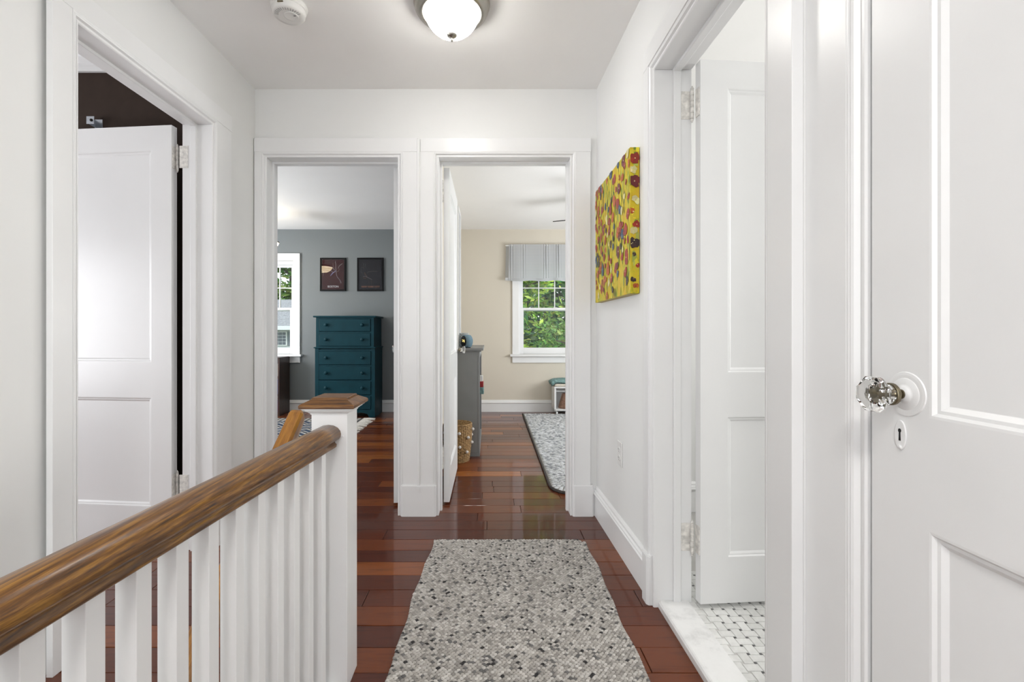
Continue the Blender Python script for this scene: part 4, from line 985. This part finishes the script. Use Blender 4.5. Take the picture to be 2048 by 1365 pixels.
# bench with cushion, throw and basket
bn = thing('storage_bench', 'white open storage bench on casters under the window', 'bench', (1.15, 6.03, 0))
x0, x1, y0, y1 = .822, 1.62, 5.90, 6.17
for a, b in ((x0, x0+.022), (x1-.022, x1), ((x0+x1)/2-.01, (x0+x1)/2+.01)): MB().box(a, b, y0, y1, .066, .345).build('side_panel', TRIM, bn, bev=.002)
MB().box(x0-.004, x1+.004, y0-.004, y1, .345, .364).build('top', TRIM, bn, bev=.003); MB().box(x0, x1, y0, y1, .062, .078).build('bottom', TRIM, bn, bev=.002)
MB().box(x0+.022, x1-.022, y1-.008, y1, .078, .345).build('back', TRIM, bn); MB().box(x0+.022, x1-.022, y0+.10, y0+.115, .29, .305).build('rail', TRIM, bn)
for x in (x0+.035, x1-.035):
    for y in (y0+.03, y1-.04):
        m = MB(); m.cyl((x-.009, y, .026), .024, .018, 'x', 16); m.box(x-.012, x+.012, y-.006, y+.006, .035, .062); m.build('caster', TRIM, bn)
m = MB(); m.bbox(x0+.005, x1-.005, y0-.006, y1-.02, .364, .402, .016); tag(m.build('seat_cushion', CREAM), 'cream seat cushion on the white bench', 'cushion')
m = MB(); nx, ny = 36, 14; vs = []; rnd = random.Random(2)
for j in range(ny+1):
    for i in range(nx+1):
        u, v = i/nx, j/ny; x = x0-.045+(.66)*u; y = y0-.008+(y1-y0-.02)*v
        z = .447+.007*math.sin(u*11+v*5)+.004*math.sin(v*21)+rnd.uniform(-.002, .002)
        e = max(0, .10-u)/.10; z -= .030*e*e; ee = max(0, .12-v)/.12; z -= .018*ee*ee
        vs.append((x, y, z))
n1 = len(vs); vs += [(p[0]+(.012 if p[0] < x0 else 0), p[1]+.004, min(p[2]-.030, .43) if p[0] > x0-.01 else p[2]-.034) for p in vs]
W_ = nx+1; f = []
for j in range(ny):
    for i in range(nx): a = j*W_+i; f += [(a, a+1, a+1+W_, a+W_), (a+n1, a+W_+n1, a+W_+1+n1, a+1+n1)]
for i in range(nx): f += [(i, i+n1, i+1+n1, i+1), (ny*W_+i, ny*W_+i+1, ny*W_+i+1+n1, ny*W_+i+n1)]
for j in range(ny): f += [(j*W_, (j+1)*W_, (j+1)*W_+n1, j*W_+n1), (j*W_+nx, j*W_+nx+n1, (j+1)*W_+nx+n1, (j+1)*W_+nx)]
m.add(vs, f); tag(m.build('folded_throw', TEALF, smooth=True), 'teal chenille throw folded over the bench cushion', 'blanket')
rb = thing('rattan_basket', 'brown cone shaped rattan basket inside the white bench', 'basket', (1.05, 6.02, .078))
m = MB(); cxb, cyb = .985, 6.03
MB().lathe([(0, 0), (.094, 0), (.088, .03), (.045, .185), (.030, .190), (0, .186)], (cxb, cyb, .0785), 'z', 28).build('body', RATT, rb, smooth=True)
for j in range(13):
    z = .008+j*.0145; r = .095-.052*z/.19+.0015
    for i in range(22):
        a = 2*math.pi*i/22; k = 1 if (i % 2) else -1
        p = Vector((cxb+r*math.cos(a), cyb+r*math.sin(a), .0785+z-.004*k)); q = Vector((cxb+r*math.cos(a+.27), cyb+r*math.sin(a+.27), .0785+z+.004*k)); m.tube([p, q], .0028, 4)
m.build('chevron_strands', PINKW, rb, kind='stuff')
# ceiling fan
fn = thing('ceiling_fan', 'dark ceiling fan blade tip glimpsed in the beige bedroom', 'ceiling fan', (1.28, 4.62, RC))
c = (1.28, 4.62, RC)
MB().lathe([(.06, 0), (.06, -.02), (.02, -.04), (.012, -.05), (.012, -.13), (.05, -.14), (.09, -.165), (.09, -.22), (.06, -.25), (0, -.25)], c, 'z', 28).build('motor', DARKM, fn, smooth=True)
MB().lathe([(.0, -.25), (.11, -.255), (.115, -.27), (.09, -.31), (.05, -.335), (0, -.34)], c, 'z', 28).build('glass_bowl', emis('fan lamp glass', (1, .82, .55), 3.0), fn, smooth=True)
for k in range(5):
    a0 = math.atan2(4.90-4.62, .668-1.28)+k*2*math.pi/5
    m = MB(); m.M = Matrix.Translation((c[0], c[1], c[2]-.205)) @ Matrix.Rotation(a0, 4, 'Z') @ Matrix.Rotation(R(-12.5), 4, 'X')
    m.prism([(.08, -.02), (.16, -.055), (.60, -.065), (.66, -.05), (.673, 0), (.66, .05), (.60, .065), (.16, .055), (.08, .02)], 'z', -.003, .004); m.build('blade', DARKM, fn)

# ================================================================= OUTSIDE
struct(MB().box(-60, 60, 6.5, 80, -3.4, -3.2).build('ground', GRASS), 'green lawn outside the windows', 'lawn')
def tree(lab, x, y, h, r, n, pal, seed, base=-3.2, conifer=False, lsz=.10):
    rnd = random.Random(seed); root = thing('tree', lab, 'tree', (x, y, base), group=None)
    m = MB(); m.tube([(x, y, base), (x+.1, y, base+h*.35), (x, y+.1, base+h*.7), (x, y, base+h*.92)], [r*.09, r*.07, r*.045, .02], 8)
    for k in range(9):
        a = rnd.uniform(0, 6.28); z = base+h*(.3+.06*k); m.tube([(x, y, z), (x+math.cos(a)*r*.4, y+math.sin(a)*r*.4, z+h*.06), (x+math.cos(a)*r*.8, y+math.sin(a)*r*.8, z+h*.09)], [r*.03, r*.02, .01], 5)
    m.build('trunk', BARK, root)
    m = MB(); cl_ = []
    for k in range(120):
        t = rnd.uniform(.18, 1); a = rnd.uniform(0, 6.28); rr = r*(1.05-t if conifer else math.sqrt(max(.05, 1-(2*t-1.15)**2)))*rnd.uniform(.35, 1)
        cl_.append((x+rr*math.cos(a), y+rr*math.sin(a), base+h*t, rnd.uniform(.5, 1.15)))
    for k in range(n):
        cx_, cy_, cz_, b = rnd.choice(cl_); s = r*.26
        d = Vector((rnd.gauss(0, 1), rnd.gauss(0, 1), rnd.gauss(0, .7))).normalized()*s*rnd.uniform(.5, 1)
        p = Vector((cx_, cy_, cz_))+d
        u = Vector((rnd.gauss(0, 1), rnd.gauss(0, 1), rnd.gauss(0, .6))).normalized(); w = u.cross(Vector((rnd.gauss(0, 1), rnd.gauss(0, 1), rnd.gauss(0, 1)))).normalized()
        L = lsz*rnd.uniform(.7, 1.3); wd = L*(.16 if conifer else .36)
        m.col = tuple(c_*b*rnd.uniform(.8, 1.25) for c_ in rnd.choice(pal))
        m.add([p-u*L, p+w*wd, p+u*L, p-w*wd], [(0, 1, 2, 3)])
    m.build('foliage', LEAF, root, kind='stuff'); return root
GP = [(.24, .42, .08), (.36, .55, .14), (.14, .28, .06)]; GD = [(.09, .24, .10), (.15, .33, .14), (.22, .42, .18)]
tree('dark green conifer outside the right window, upper right of the view', 4.1, 13.8, 8.2, 2.0, 14000, GD, 1, conifer=True, lsz=.17)
tree('bushy mid green tree low outside the right window', 2.3, 10.2, 4.7, 1.5, 15000, GP, 2, lsz=.075)
tree('bright leafed tree at the left side of the right window', .35, 12.4, 7.6, 1.6, 13000, [(.50, .66, .10), (.30, .46, .08), (.16, .30, .06)], 3, lsz=.10)
tree('tall dark tree farthest outside the right window', 2.6, 20.5, 10.5, 4.6, 14000, GD, 6, lsz=.26)
tree('leafy tree rising above the roof of the neighbouring house', -20.6, 49, 17, 5.5, 13000, GP, 4, base=-3.2, lsz=.36)
hs = thing('neighbour_house', 'pale sided house with grey shingle roof outside the left window', 'house', (-18, 34, -3.2))
MB().box(-25, -12.4, 34.0, 41.5, -3.2, 1.40).build('wall', SIDING, hs)
m = MB()
for k in range(30): z = -3.2+k*.155; m.box(-25.01, -12.39, 33.975, 34.0, z, z+.14)
m.build('siding_boards', SIDING, hs, kind='stuff')
m = MB(); m.prism([(33.4, 1.36), (38, 3.55), (42.6, 1.36), (42.6, 1.48), (38, 3.69), (33.4, 1.50)], 'x', -25.5, -12.0); m.build('roof', SHING, hs)
m = MB()
for k in range(20): y = 33.5+k*.225; z = 1.51+(y-33.4)*.476; m.box(-25.5, -12.0, y, y+.03, z, z+.03)
m.build('shingle_courses', SHING, hs, kind='stuff')
MB().box(-25.5, -12.0, 33.3, 33.4, 1.22, 1.50).build('gutter', plain('white gutter', (.75, .75, .75), .5), hs)
for wx in (-15.05, -18.2, -21.5):
    f = MB().box(wx-.46, wx+.46, 33.90, 33.99, .08, 1.10).build('window_frame', MATS['white gutter'], hs)
    for i in range(3):
        for j in range(4): MB().box(wx-.38+i*.26, wx-.38+i*.26+.23, 33.88, 33.905, .15+j*.23, .15+j*.23+.20).build('pane', DGLASS, f)
    MB().box(wx+.50, wx+.82, 33.92, 33.99, .08, 1.10).build('shutter', plain('house shutter', (.18, .20, .22), .6), hs)
